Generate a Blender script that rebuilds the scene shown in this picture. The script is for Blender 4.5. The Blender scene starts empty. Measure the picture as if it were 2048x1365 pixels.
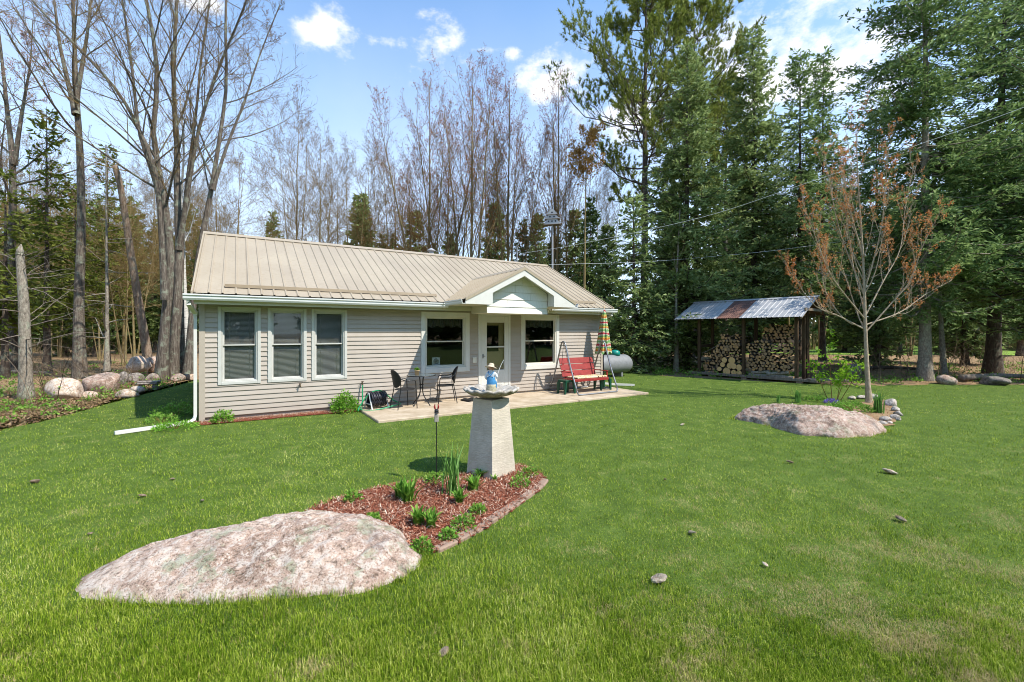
import bpy, math, random
import numpy as np
from mathutils import Vector, Matrix

# ------------------------------------------------------------------ camera, world, sun, exposure
SC = bpy.context.scene
COL = SC.collection
F, HZ, CH = 888.0, 664.0, 1.84          # focal length in photo pixels, horizon row, eye height
cam = bpy.data.cameras.new('camera')
cam.sensor_width = 36.0
cam.lens = F / 2048 * 36
cam.shift_y = -(682.5 - HZ) / 2048
cam.clip_start = 0.05
cam.clip_end = 3000
co = bpy.data.objects.new('camera', cam)
COL.objects.link(co)
co.location = (0, 0, CH)
co.rotation_euler = (math.pi / 2, 0, 0)
SC.camera = co

SUN = Vector((0.888, -0.460, 1.22)).normalized()
SUN_EL = math.asin(SUN.z)
SUN_AZ = math.atan2(SUN.x, SUN.y)
sun = bpy.data.lights.new('sun', 'SUN')
sun.energy = 4.5
sun.angle = math.radians(0.6)
sun.color = (1.0, 0.95, 0.86)
so = bpy.data.objects.new('sun', sun)
COL.objects.link(so)
so.rotation_euler = SUN.to_track_quat('Z', 'Y').to_euler()
so.location = (0, 0, 60)

SC.view_settings.view_transform = 'Standard'
SC.view_settings.look = 'None'
SC.view_settings.gamma = 1
SC.view_settings.use_curve_mapping = False
SC.view_settings.exposure = 0.64
SC.render.engine = 'CYCLES'
SC.cycles.filter_width = 1.0
SC.cycles.use_denoising = True
SC.cycles.max_bounces = 6
SC.cycles.transparent_max_bounces = 12

W = bpy.data.worlds.new('World')
SC.world = W
W.use_nodes = True


def build_world():
    nt = W.node_tree
    N, L = nt.nodes, nt.links
    bg = N['Background']
    bg.inputs['Strength'].default_value = 0.148
    sky = N.new('ShaderNodeTexSky')
    sky.sky_type = 'NISHITA'
    sky.sun_disc = False
    sky.sun_elevation = SUN_EL
    sky.sun_rotation = SUN_AZ
    sky.altitude = 300
    sky.air_density = 1.0
    sky.dust_density = 0.6
    sky.ozone_density = 3.0
    tc = N.new('ShaderNodeTexCoord')

    def math_(op, a, b=None, clamp=False):
        n = N.new('ShaderNodeMath')
        n.operation = op
        n.use_clamp = clamp
        for i, x in enumerate((a, b)):
            if x is None:
                continue
            if isinstance(x, (int, float)):
                n.inputs[i].default_value = x
            else:
                L.new(x, n.inputs[i])
        return n.outputs[0]

    def noise(scale, detail, rough, vec):
        n = N.new('ShaderNodeTexNoise')
        n.inputs['Scale'].default_value = scale
        n.inputs['Detail'].default_value = detail
        n.inputs['Roughness'].default_value = rough
        L.new(vec, n.inputs['Vector'])
        return n.outputs['Fac']
    d = tc.outputs['Generated']
    clouds = [(652, 66, 92, 40), (882, 84, 84, 42), (775, 84, 60, 22), (1024, 108, 26, 14), (960, 100, 60, 8),
              (1130, 160, 88, 58), (1600, 50, 300, 120), (1490, 140, 200, 80), (1660, 150, 200, 80), (395, 8, 80, 26),
              (1760, 60, 110, 70), (1300, 240, 150, 60), (150, -60, 130, 60), (1100, -260, 160, 70), (500, -420, 200, 90),
              (2400, 120, 220, 80), (-350, 60, 180, 60)]
    best = None
    for (px, py, rx, ry) in clouds:
        c = Vector(((px - 1024) / F, 1, (HZ - py) / F))
        ln = c.length
        c.normalize()
        s = N.new('ShaderNodeVectorMath')
        s.operation = 'SUBTRACT'
        L.new(d, s.inputs[0])
        s.inputs[1].default_value = c
        m = N.new('ShaderNodeVectorMath')
        m.operation = 'MULTIPLY'
        L.new(s.outputs[0], m.inputs[0])
        kx, ky = F * ln / rx, F * ln / ry
        m.inputs[1].default_value = (kx, (kx + ky) / 2, ky)
        q = N.new('ShaderNodeVectorMath')
        q.operation = 'LENGTH'
        L.new(m.outputs[0], q.inputs[0])
        f = math_('SUBTRACT', 1.0, q.outputs['Value'])
        best = f if best is None else math_('MAXIMUM', best, f)
    best = math_('MAXIMUM', best, -0.6)
    st = N.new('ShaderNodeVectorMath')
    st.operation = 'MULTIPLY'
    L.new(d, st.inputs[0])
    st.inputs[1].default_value = (1.0, 1.0, 1.9)
    d_ = st.outputs[0]
    nz = noise(8, 10, 0.64, d_)
    n2 = noise(24, 8, 0.6, d)
    dens = math_('ADD', best, math_('ADD', math_('MULTIPLY', math_('SUBTRACT', nz, 0.53), 4.6), math_('MULTIPLY', math_('SUBTRACT', n2, 0.5), 1.6)))
    r = N.new('ShaderNodeMapRange')
    r.interpolation_type = 'SMOOTHSTEP'
    r.inputs['From Min'].default_value = -0.12
    r.inputs['From Max'].default_value = 1.15
    L.new(dens, r.inputs['Value'])
    # thin pale veil that thickens towards the horizon
    sep = N.new('ShaderNodeSeparateXYZ')
    L.new(d, sep.inputs[0])
    v = N.new('ShaderNodeMapRange')
    v.inputs['From Min'].default_value = 0.70
    v.inputs['From Max'].default_value = 0.0
    v.inputs['To Min'].default_value = 0.0
    v.inputs['To Max'].default_value = 0.95
    L.new(sep.outputs['Z'], v.inputs['Value'])
    veil = math_('MULTIPLY', v.outputs[0], math_('ADD', 0.55, math_('MULTIPLY', noise(3.0, 5, 0.55, d), 0.7)), True)
    hs = N.new('ShaderNodeMix')
    hs.data_type = 'RGBA'
    hs.blend_type = 'MULTIPLY'
    hs.inputs[0].default_value = 1.0
    L.new(sky.outputs[0], hs.inputs[6])
    hs.inputs[7].default_value = (0.74, 1.22, 1.42, 1)
    mv = N.new('ShaderNodeMix')
    mv.data_type = 'RGBA'
    L.new(veil, mv.inputs[0])
    L.new(hs.outputs[2], mv.inputs[6])
    mv.inputs[7].default_value = (5.3, 5.6, 6.1, 1)
    mc = N.new('ShaderNodeMix')
    mc.data_type = 'RGBA'
    L.new(math_('MULTIPLY', r.outputs[0], 0.92), mc.inputs[0])
    L.new(mv.outputs[2], mc.inputs[6])
    mc.inputs[7].default_value = (6.0, 5.9, 5.9, 1)
    L.new(mc.outputs[2], bg.inputs['Color'])


build_world()

# ------------------------------------------------------------------ helpers
RNG = np.random.default_rng(11)
random.seed(5)


def G(px, py, z=0.0):
    Y = F * (CH - z) / (py - HZ)
    return ((px - 1024) * Y / F, Y)


def XP(px, Y):
    return (px - 1024) * Y / F


def ZP(py, Y):
    return CH - (py - HZ) * Y / F


def tag(o, label=None, cat=None, group=None, kind=None):
    if label:
        o['label'] = label
    if cat:
        o['category'] = cat
    if group:
        o['group'] = group
    if kind:
        o['kind'] = kind
    return o


def empty(name, loc=(0, 0, 0), rz=0.0, label=None, cat=None, group=None):
    o = bpy.data.objects.new(name, None)
    COL.objects.link(o)
    o.empty_display_size = 0.2
    o.location = loc
    o.rotation_euler = (0, 0, rz)
    return tag(o, label, cat, group)


def np_mesh(name, V, faces, mats, smooth=False, mi=None):
    """V (n,3); faces: list of int arrays (m,k); mi: list of material indices, one per face array"""
    me = bpy.data.meshes.new(name)
    V = np.ascontiguousarray(V, dtype=np.float32)
    faces = [np.asarray(f, dtype=np.int32) for f in faces if len(f)]
    me.vertices.add(len(V))
    me.vertices.foreach_set('co', V.ravel())
    nl = sum(f.size for f in faces)
    npoly = sum(len(f) for f in faces)
    me.loops.add(nl)
    me.polygons.add(npoly)
    me.loops.foreach_set('vertex_index', np.concatenate([f.ravel() for f in faces]))
    tot = np.concatenate([np.full(len(f), f.shape[1], dtype=np.int32) for f in faces])
    st = np.zeros(npoly, dtype=np.int32)
    st[1:] = np.cumsum(tot)[:-1]
    me.polygons.foreach_set('loop_start', st)
    me.polygons.foreach_set('loop_total', tot)
    if mi is not None:
        me.polygons.foreach_set('material_index', np.concatenate([np.full(len(f), m, dtype=np.int32) for f, m in zip(faces, mi)]))
    for m in (mats if isinstance(mats, (list, tuple)) else [mats]):
        me.materials.append(m)
    me.polygons.foreach_set('use_smooth', np.full(npoly, bool(smooth)))
    me.update(calc_edges=True)
    me.validate()
    return me


def link(name, me, parent=None, loc=None):
    o = bpy.data.objects.new(name, me)
    COL.objects.link(o)
    if parent is not None:
        o.parent = parent
    if loc is not None:
        o.location = loc
    return o


def unit(a):
    return a / np.maximum(np.linalg.norm(a, axis=-1, keepdims=True), 1e-9)


def tubes(P, R, k=5, cap=True):
    """P (B,n,3) R (B,n) -> V, quads, tris"""
    P = np.asarray(P, float)
    R = np.asarray(R, float)
    B, n, _ = P.shape
    T = np.empty_like(P)
    T[:, 1:-1] = P[:, 2:] - P[:, :-2] if n > 2 else T[:, 1:-1]
    T[:, 0] = P[:, 1] - P[:, 0]
    T[:, -1] = P[:, -1] - P[:, -2]
    T = unit(T)
    mean = unit(P[:, -1] - P[:, 0])
    ref = np.where(np.abs(mean[:, 2:3]) < 0.8, np.array([[0, 0, 1.0]]), np.array([[1.0, 0.13, 0]]))
    A = unit(np.cross(T, ref[:, None, :]))
    Bv = np.cross(T, A)
    ang = np.arange(k) * 2 * math.pi / k
    V = P[:, :, None, :] + R[:, :, None, None] * (A[:, :, None, :] * np.cos(ang)[None, None, :, None] + Bv[:, :, None, :] * np.sin(ang)[None, None, :, None])
    V = V.reshape(-1, 3)
    b = np.arange(B)[:, None, None] * (n * k)
    i = np.arange(n - 1)[None, :, None] * k
    j = np.arange(k)[None, None, :]
    j2 = (j + 1) % k
    Q = np.stack([b + i + j, b + i + j2, b + i + k + j2, b + i + k + j], -1).reshape(-1, 4)
    Tt = np.zeros((0, 3), int)
    if cap:
        a0 = np.arange(B)[:, None] * (n * k)
        fan = []
        for q in range(1, k - 1):
            fan.append(np.stack([a0[:, 0], a0[:, 0] + q + 1, a0[:, 0] + q], -1))
            e = a0[:, 0] + (n - 1) * k
            fan.append(np.stack([e, e + q, e + q + 1], -1))
        Tt = np.concatenate(fan)
    return V, Q, Tt


class MB:
    """collects shapes with material slots, builds ONE mesh object"""

    def __init__(self):
        self.v = []
        self.f = []
        self.m = []
        self.n = 0
        self.M = None

    def add(self, V, Fs, m=0):
        V = np.asarray(V, float)
        if self.M is not None:
            A = np.array(self.M)
            V = V @ A[:3, :3].T + A[:3, 3]
        self.v.append(V)
        for f in Fs:
            f = np.asarray(f, int)
            if len(f):
                self.f.append(f + self.n)
                self.m.append(m)
        self.n += len(V)
        return self

    def box(self, x0, x1, y0, y1, z0, z1, m=0):
        V = [(x, y, z) for x in (x0, x1) for y in (y0, y1) for z in (z0, z1)]
        Q = [(0, 1, 3, 2), (4, 6, 7, 5), (0, 4, 5, 1), (2, 3, 7, 6), (0, 2, 6, 4), (1, 5, 7, 3)]
        return self.add(V, [Q], m)

    def bbox(self, x0, x1, y0, y1, z0, z1, b=0.006, m=0):
        """box with chamfered vertical and horizontal edges (hull of three inset boxes)"""
        b = min(b, (x1 - x0) * .3, (y1 - y0) * .3, (z1 - z0) * .3)
        V, Fc = [], []
        pts = {}

        def vid(ax, sx, sy, sz):
            key = (ax, sx, sy, sz)
            if key not in pts:
                x = (x0 + (0 if ax == 0 else b)) if sx < 0 else (x1 - (0 if ax == 0 else b))
                y = (y0 + (0 if ax == 1 else b)) if sy < 0 else (y1 - (0 if ax == 1 else b))
                z = (z0 + (0 if ax == 2 else b)) if sz < 0 else (z1 - (0 if ax == 2 else b))
                pts[key] = len(V)
                V.append((x, y, z))
            return pts[key]
        q, t = [], []
        for s in (-1, 1):
            for ax in range(3):
                c = []
                for (a, e) in ((-1, -1), (1, -1), (1, 1), (-1, 1)):
                    sg = [0, 0, 0]
                    sg[ax] = s
                    sg[(ax + 1) % 3] = a
                    sg[(ax + 2) % 3] = e
                    c.append(vid(ax, *sg))
                q.append(c if s > 0 else c[::-1])
        for ax in range(3):
            a1, a2 = (ax + 1) % 3, (ax + 2) % 3
            for s1 in (-1, 1):
                for s2 in (-1, 1):
                    c = []
                    for (aa, e) in ((a1, -1), (a1, 1), (a2, 1), (a2, -1)):
                        sg = [0, 0, 0]
                        sg[ax] = e
                        sg[a1] = s1
                        sg[a2] = s2
                        c.append(vid(aa, *sg))
                    q.append(c if s1 * s2 > 0 else c[::-1])
        for sx in (-1, 1):
            for sy in (-1, 1):
                for sz in (-1, 1):
                    c = [vid(0, sx, sy, sz), vid(1, sx, sy, sz), vid(2, sx, sy, sz)]
                    t.append(c if sx * sy * sz > 0 else c[::-1])
        return self.add(V, [q, t], m)

    def tube(self, path, r, k=8, m=0, closed=False):
        path = np.asarray(path, float)
        if closed:
            path = np.concatenate([path, path[:2]])
        R = np.full(len(path), r) if np.isscalar(r) else np.asarray(r, float)
        V, Q, T = tubes(path[None], R[None], k, not closed)
        return self.add(V, [Q, T], m)

    def lathe(self, prof, k=20, c=(0, 0, 0), m=0, sx=1.0, sy=1.0):
        prof = np.asarray(prof, float)
        a = np.arange(k) * 2 * math.pi / k
        n = len(prof)
        V = np.stack([prof[:, 0:1] * np.cos(a) * sx + c[0], prof[:, 0:1] * np.sin(a) * sy + c[1], np.repeat(prof[:, 1:2], k, 1) + c[2]], -1).reshape(-1, 3)
        i = np.arange(n - 1)[:, None] * k
        j = np.arange(k)[None]
        j2 = (j + 1) % k
        Q = np.stack([i + j, i + j2, i + k + j2, i + k + j], -1).reshape(-1, 4)
        return self.add(V, [Q], m)

    def ball(self, c, r, k=12, n=8, m=0, s=(1, 1, 1)):
        t = np.linspace(0.02, math.pi - 0.02, n)
        a = np.arange(k) * 2 * math.pi / k
        V = np.stack([c[0] + r * s[0] * np.sin(t)[:, None] * np.cos(a), c[1] + r * s[1] * np.sin(t)[:, None] * np.sin(a), np.repeat(c[2] + r * s[2] * np.cos(t)[:, None], k, 1)], -1).reshape(-1, 3)
        i = np.arange(n - 1)[:, None] * k
        j = np.arange(k)[None]
        j2 = (j + 1) % k
        return self.add(V, [np.stack([i + j, i + k + j, i + k + j2, i + j2], -1).reshape(-1, 4)], m)

    def prism(self, poly, d0, d1, axis='y', m=0):
        """poly of 2D points extruded from d0 to d1 along axis; plane axes: y->(x,z) x->(y,z) z->(x,y)"""
        n = len(poly)

        def p3(p, d):
            return (p[0], d, p[1]) if axis == 'y' else ((d, p[0], p[1]) if axis == 'x' else (p[0], p[1], d))
        V = [p3(p, d0) for p in poly] + [p3(p, d1) for p in poly]
        Q = [(i, (i + 1) % n, n + (i + 1) % n, n + i) for i in range(n)]
        return self.add(V, [Q, [tuple(range(n))[::-1]], [tuple(range(n, 2 * n))]], m)

    def mesh(self, name, mats, smooth=False):
        return np_mesh(name, np.concatenate(self.v), self.f, mats, smooth, self.m)

    def build(self, name, mats, parent=None, smooth=False, loc=None):
        return link(name, self.mesh(name, mats, smooth), parent, loc)


def arc(c, r, a0, a1, n, plane='xz'):
    t = np.linspace(a0, a1, n)
    z = np.zeros(n)
    if plane == 'xz':
        return np.stack([c[0] + r * np.cos(t), c[1] + z, c[2] + r * np.sin(t)], -1)
    if plane == 'yz':
        return np.stack([c[0] + z, c[1] + r * np.cos(t), c[2] + r * np.sin(t)], -1)
    return np.stack([c[0] + r * np.cos(t), c[1] + r * np.sin(t), c[2] + z], -1)


def smooth_path(pts, n=40):
    """Catmull-Rom through points"""
    P = np.asarray(pts, float)
    P = np.concatenate([[2 * P[0] - P[1]], P, [2 * P[-1] - P[-2]]])
    out = []
    m = len(P) - 3
    for q in np.linspace(0, m - 1e-6, n):
        i = int(q)
        t = q - i
        a, b, c, d = P[i], P[i + 1], P[i + 2], P[i + 3]
        out.append(0.5 * ((2 * b) + (-a + c) * t + (2 * a - 5 * b + 4 * c - d) * t * t + (-a + 3 * b - 3 * c + d) * t ** 3))
    return np.array(out)


def cp(o, loc=None, rz=None, sc=None, label=None, parent=None):
    c = o.copy()
    COL.objects.link(c)
    if parent is not None:
        c.parent = parent
    for ch in list(o.children):
        cp(ch, parent=c)
    if loc is not None:
        c.location = loc
    if rz is not None:
        c.rotation_euler = (0, 0, rz)
    if sc is not None:
        c.scale = sc if hasattr(sc, '__len__') else (sc, sc, sc)
    if label:
        c['label'] = label
    return c


def inside(poly, x, y):
    poly = np.asarray(poly, float)
    r = np.zeros(len(x), bool)
    j = len(poly) - 1
    for i in range(len(poly)):
        xi, yi = poly[i]
        xj, yj = poly[j]
        c = ((yi > y) != (yj > y)) & (x < (xj - xi) * (y - yi) / (yj - yi + 1e-12) + xi)
        r ^= c
        j = i
    return r


# ------------------------------------------------------------------ materials
def rgb(h):
    h = h.lstrip('#')
    return tuple(((int(h[i:i + 2], 16) / 255 + 0.055) / 1.055) ** 2.4 if int(h[i:i + 2], 16) > 10 else int(h[i:i + 2], 16) / 255 / 12.92 for i in (0, 2, 4)) + (1,)


class NT:
    def __init__(self, name):
        self.mat = bpy.data.materials.new(name)
        self.mat.use_nodes = True
        self.N = self.mat.node_tree.nodes
        self.L = self.mat.node_tree.links
        self.b = self.N['Principled BSDF']
        self.out = self.N['Material Output']

    def put(self, sock, x):
        if isinstance(x, (int, float, tuple, list)):
            sock.default_value = x
        else:
            self.L.new(x, sock)

    def pos(self, scale=(1, 1, 1), obj=False):
        if obj:
            v = self.N.new('ShaderNodeTexCoord').outputs['Object']
        else:
            v = self.N.new('ShaderNodeNewGeometry').outputs['Position']
        m = self.N.new('ShaderNodeMapping')
        m.inputs['Scale'].default_value = scale
        self.L.new(v, m.inputs['Vector'])
        return m.outputs[0]

    def noise(self, scale, vec=None, detail=4, rough=0.55, dist=0.0):
        n = self.N.new('ShaderNodeTexNoise')
        n.inputs['Scale'].default_value = scale
        n.inputs['Detail'].default_value = detail
        n.inputs['Roughness'].default_value = rough
        n.inputs['Distortion'].default_value = dist
        self.L.new(vec if vec is not None else self.pos(), n.inputs['Vector'])
        return n.outputs['Fac']

    def voro(self, scale, vec=None, out='Distance', feature='F1'):
        n = self.N.new('ShaderNodeTexVoronoi')
        n.feature = feature
        n.inputs['Scale'].default_value = scale
        self.L.new(vec if vec is not None else self.pos(), n.inputs['Vector'])
        return n.outputs[out]

    def ramp(self, fac, stops, interp='LINEAR'):
        r = self.N.new('ShaderNodeValToRGB')
        r.color_ramp.interpolation = interp
        e = r.color_ramp.elements
        while len(e) < len(stops):
            e.new(0.5)
        for s, (p, c) in zip(e, stops):
            s.position = p
            s.color = c if len(c) == 4 else tuple(c) + (1,)
        self.L.new(fac, r.inputs[0])
        return r.outputs[0]

    def rng(self, v, a, b, c=0.0, d=1.0):
        r = self.N.new('ShaderNodeMapRange')
        for k, x in zip(('From Min', 'From Max', 'To Min', 'To Max'), (a, b, c, d)):
            r.inputs[k].default_value = x
        self.L.new(v, r.inputs['Value'])
        return r.outputs[0]

    def mix(self, fac, a, b, blend='MIX'):
        m = self.N.new('ShaderNodeMix')
        m.data_type = 'RGBA'
        m.blend_type = blend
        self.put(m.inputs[0], fac)
        self.put(m.inputs[6], a)
        self.put(m.inputs[7], b)
        return m.outputs[2]

    def math(self, op, a, b=0.0, clamp=False):
        m = self.N.new('ShaderNodeMath')
        m.operation = op
        m.use_clamp = clamp
        self.put(m.inputs[0], a)
        self.put(m.inputs[1], b)
        return m.outputs[0]

    def island(self):
        return self.N.new('ShaderNodeNewGeometry').outputs['Random Per Island']

    def orand(self):
        return self.N.new('ShaderNodeObjectInfo').outputs['Random']

    def bump(self, h, strength=0.3, dist=0.01):
        n = self.N.new('ShaderNodeBump')
        n.inputs['Strength'].default_value = strength
        n.inputs['Distance'].default_value = dist
        self.L.new(h, n.inputs['Height'])
        self.L.new(n.outputs[0], self.b.inputs['Normal'])

    def fin(self, col, rough=0.6, metal=0.0, spec=0.4):
        self.put(self.b.inputs['Base Color'], col)
        self.put(self.b.inputs['Roughness'], rough)
        self.b.inputs['Metallic'].default_value = metal
        self.b.inputs['Specular IOR Level'].default_value = spec
        return self.mat

    def leafy(self, col, trans=0.35, rough=0.55):
        """diffuse + translucent leaf"""
        self.put(self.b.inputs['Base Color'], col)
        self.b.inputs['Roughness'].default_value = rough
        self.b.inputs['Specular IOR Level'].default_value = 0.08
        t = self.N.new('ShaderNodeBsdfTranslucent')
        self.put(t.inputs['Color'], col)
        m = self.N.new('ShaderNodeMixShader')
        m.inputs[0].default_value = trans
        self.L.new(self.b.outputs[0], m.inputs[1])
        self.L.new(t.outputs[0], m.inputs[2])
        self.L.new(m.outputs[0], self.out.inputs['Surface'])
        return self.mat


def plain(name, c, rough=0.6, var=0.12, scale=6, bump=0.0, bscale=60, metal=0.0, spec=0.4):
    c = rgb(c) if isinstance(c, str) else c
    t = NT(name)
    lo = tuple(x * (1 - var) for x in c[:3]) + (1,)
    hi = tuple(min(1, x * (1 + var)) for x in c[:3]) + (1,)
    n = t.noise(scale, detail=6, rough=0.65)
    col = t.ramp(n, [(0.3, lo), (0.7, hi)])
    if bump:
        t.bump(t.noise(bscale, detail=3), bump, 0.01)
    return t.fin(col, t.rng(n, 0.3, 0.7, rough * 0.9, min(1, rough * 1.1)), metal, spec)


def leaf_mat(name, stops, trans=0.35, big=0.25, bigscale=0.9):
    """colour from a random value per leaf piece and a slow world noise"""
    t = NT(name)
    n = t.noise(bigscale, detail=3)
    f = t.math('ADD', t.math('MULTIPLY', t.island(), 1 - big), t.math('MULTIPLY', t.rng(n, 0.3, 0.7), big))
    return t.leafy(t.ramp(f, [(p, rgb(c) if isinstance(c, str) else c) for p, c in stops]), trans)


def bark_mat(name, c0, c1, c2, lich=0.25, vs=0.12, lc='#9aa38c'):
    t = NT(name)
    v = t.pos((1, 1, vs))
    n = t.noise(26, v, 6, 0.7)
    col = t.ramp(n, [(0.28, rgb(c0)), (0.5, rgb(c1)), (0.75, rgb(c2))])
    l = t.noise(3.2, detail=5, rough=0.7)
    col = t.mix(t.math('MULTIPLY', t.rng(l, 0.52, 0.66), lich), col, rgb(lc))
    t.bump(n, 0.8, 0.03)
    return t.fin(col, 0.85, 0, 0.2)


def M_():
    m = {}
    # --- house
    t = NT('vinyl_siding')
    n = t.noise(1.3, t.pos((1, 1, 4)), 5, 0.6)
    g = t.noise(30, t.pos((1, 1, 12)), 3, 0.6)
    col = t.ramp(n, [(0.3, rgb('#a69a8e')), (0.7, rgb('#afa498'))])
    col = t.mix(t.math('MULTIPLY', t.orand(), 0.12), col, rgb('#9d9082'))
    dz = t.N.new('ShaderNodeSeparateXYZ')
    t.L.new(t.pos(), dz.inputs[0])
    splash = t.math('MULTIPLY', t.rng(dz.outputs['Z'], 0.55, 0.05), t.noise(5, t.pos((1, 1, .5)), 6, 0.7))
    col = t.mix(t.math('MULTIPLY', splash, 0.5), col, rgb('#7d6f5c'))
    stn = t.noise(2.2, t.pos((1, 1, .18)), 6, 0.7)
    col = t.mix(t.rng(stn, 0.5, 0.75, 0, 0.3), col, rgb('#94887a'))
    t.bump(g, 0.12, 0.004)
    m['siding'] = t.fin(col, 0.5, 0, 0.35)
    m['trim_tan'] = plain('tan_trim', '#a99d8e', 0.45, 0.05, 3)
    m['white'] = plain('white_paint', '#cdcac2', 0.4, 0.05, 4)
    m['offwhite'] = plain('offwhite_vinyl', '#cfc9ba', 0.4, 0.05, 4)
    m['greyframe'] = plain('grey_frame_metal', '#bcbab3', 0.4, 0.06, 5)
    m['soffit'] = plain('soffit_vinyl', '#c4bda4', 0.5, 0.06, 4)
    m['gutter'] = plain('gutter_metal', '#cfcfcb', 0.32, 0.06, 3, spec=0.5)
    t = NT('tan_roof_metal')
    n = t.noise(0.9, detail=6, rough=0.6)
    st = t.noise(5, t.pos((3, 3, 0.5)), 4)
    col = t.ramp(n, [(0.3, rgb('#a0917b')), (0.7, rgb('#ab9d87'))])
    col = t.mix(t.rng(st, 0.5, 0.75, 0, 0.4), col, rgb('#8d7c62'))
    col = t.mix(t.math('MULTIPLY', t.orand(), 0.14), col, rgb('#897860'))
    m['roof'] = t.fin(col, t.rng(n, 0.3, 0.7, 0.34, 0.46), 0, 0.5)
    m['roof_dark'] = plain('roof_trim_brown', '#7b6a50', 0.42, 0.1, 4)
    t = NT('white_shake')
    v = t.pos((1, 1, 1), True)
    w = t.noise(60, t.pos((1, 1, 0.06), True), 2)
    col = t.mix(t.rng(w, 0.35, 0.65, 0, 0.25), rgb('#e6e0d4'), rgb('#c6c0b4'))
    t.bump(w, 0.5, 0.006)
    m['shake'] = t.fin(col, 0.5, 0, 0.3)
    # glass: clear pane with a mirror-like coat
    t = NT('window_glass')
    tr = t.N.new('ShaderNodeBsdfTransparent')
    tr.inputs['Color'].default_value = (0.93, 0.95, 0.94, 1)
    gl = t.N.new('ShaderNodeBsdfGlossy')
    gl.inputs['Roughness'].default_value = 0.015
    fr = t.N.new('ShaderNodeFresnel')
    fr.inputs['IOR'].default_value = 1.6
    nz = t.N.new('ShaderNodeBump')
    nz.inputs['Strength'].default_value = 0.04
    nz.inputs['Distance'].default_value = 0.02
    t.L.new(t.noise(2.5, detail=1), nz.inputs['Height'])
    t.L.new(nz.outputs[0], gl.inputs['Normal'])
    mx = t.N.new('ShaderNodeMixShader')
    t.L.new(t.math('MULTIPLY', fr.outputs[0], 0.7, True), mx.inputs[0])
    t.L.new(tr.outputs[0], mx.inputs[1])
    t.L.new(gl.outputs[0], mx.inputs[2])
    t.L.new(mx.outputs[0], t.out.inputs['Surface'])
    m['glass'] = t.mat
    m['blind'] = plain('blind_vinyl', '#a09c96', 0.5, 0.05, 4)
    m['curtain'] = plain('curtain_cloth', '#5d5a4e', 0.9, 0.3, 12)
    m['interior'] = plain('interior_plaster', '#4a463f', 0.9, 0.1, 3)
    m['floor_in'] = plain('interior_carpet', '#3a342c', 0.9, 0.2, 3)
    m['innerdoor'] = plain('inner_door_paint', '#b09a70', 0.5, 0.05, 3)
    # --- hard surfaces
    t = NT('patio_concrete')
    n = t.noise(2.2, detail=8, rough=0.7)
    g = t.noise(70, detail=4)
    col = t.ramp(n, [(0.3, rgb('#96836a')), (0.5, rgb('#b2a088')), (0.68, rgb('#c5b59f'))])
    col = t.mix(t.rng(g, 0.4, 0.7, 0, 0.18), col, rgb('#8a7560'))
    t.bump(g, 0.25, 0.004)
    m['patio'] = t.fin(col, 0.85, 0, 0.25)
    t = NT('cast_concrete')
    v = t.pos((1, 1, 1), True)
    n = t.noise(4, v, 7, 0.7)
    wv = t.noise(13, t.pos((1, 1, 8), True), 4, 0.6, 0.6)
    col = t.ramp(n, [(0.3, rgb('#b3a896')), (0.55, rgb('#c6bba9')), (0.75, rgb('#d2c8b8'))])
    col = t.mix(t.rng(wv, 0.42, 0.6, 0.35, 0.0), col, rgb('#a2978a'))
    stn = t.noise(2.6, t.pos((1, 1, .5), True), 7, 0.75)
    col = t.mix(t.rng(stn, 0.5, 0.68, 0, 0.4), col, rgb('#8d8474'))
    t.bump(wv, 0.6, 0.012)
    m['concrete'] = t.fin(col, 0.9, 0, 0.2)
    t = NT('bowl_stone')
    n = t.noise(16, detail=7, rough=0.7)
    col = t.ramp(n, [(0.32, rgb('#6d655a')), (0.5, rgb('#a0988c')), (0.7, rgb('#c2bab0'))])
    t.bump(n, 0.5, 0.01)
    m['bowl'] = t.fin(col, 0.85, 0, 0.25)

    def granite(name, a, b, c, dark, lich, amt, wh=0.8):
        t = NT(name)
        n = t.noise(2.2, detail=5, rough=0.6)
        g = t.noise(14, detail=8, rough=0.72, dist=0.3)
        h = t.noise(70, detail=6, rough=0.75)
        col = t.ramp(n, [(0.3, rgb(a)), (0.5, rgb(b)), (0.68, rgb(c))])
        col = t.mix(t.rng(g, 0.505, 0.555, 0, wh), col, rgb('#d2c5b8'))
        col = t.mix(t.rng(g, 0.45, 0.39, 0, 0.6), col, rgb(dark))
        col = t.mix(t.rng(h, 0.45, 0.39, 0, 0.75), col, rgb(dark))
        col = t.mix(t.rng(h, 0.54, 0.60, 0, 0.6 * wh), col, rgb('#d6cec4'))
        l = t.noise(3.3, detail=7, rough=0.75)
        lm = t.math('MULTIPLY', t.rng(l, 0.54, 0.60), t.rng(h, 0.35, 0.52))
        col = t.mix(t.math('MULTIPLY', lm, amt), col, rgb(lich))
        d = t.noise(1.7, detail=8, rough=0.75, dist=0.4)
        col = t.mix(t.rng(d, 0.55, 0.66, 0, 0.7), col, rgb('#6f6560'))
        wp = t.N.new('ShaderNodeVectorMath')
        wp.operation = 'ADD'
        nv_ = t.N.new('ShaderNodeTexNoise')
        nv_.inputs['Scale'].default_value = 2.5
        nv_.inputs['Detail'].default_value = 5
        t.L.new(t.pos(), nv_.inputs['Vector'])
        t.L.new(t.pos(), wp.inputs[0])
        t.L.new(nv_.outputs['Color'], wp.inputs[1])
        ck = t.rng(t.voro(1.25, wp.outputs[0], 'Distance', 'DISTANCE_TO_EDGE'), 0.0, 0.014, 1.0, 0.0)
        ck = t.math('MULTIPLY', ck, t.rng(l, 0.5, 0.56))
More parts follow.
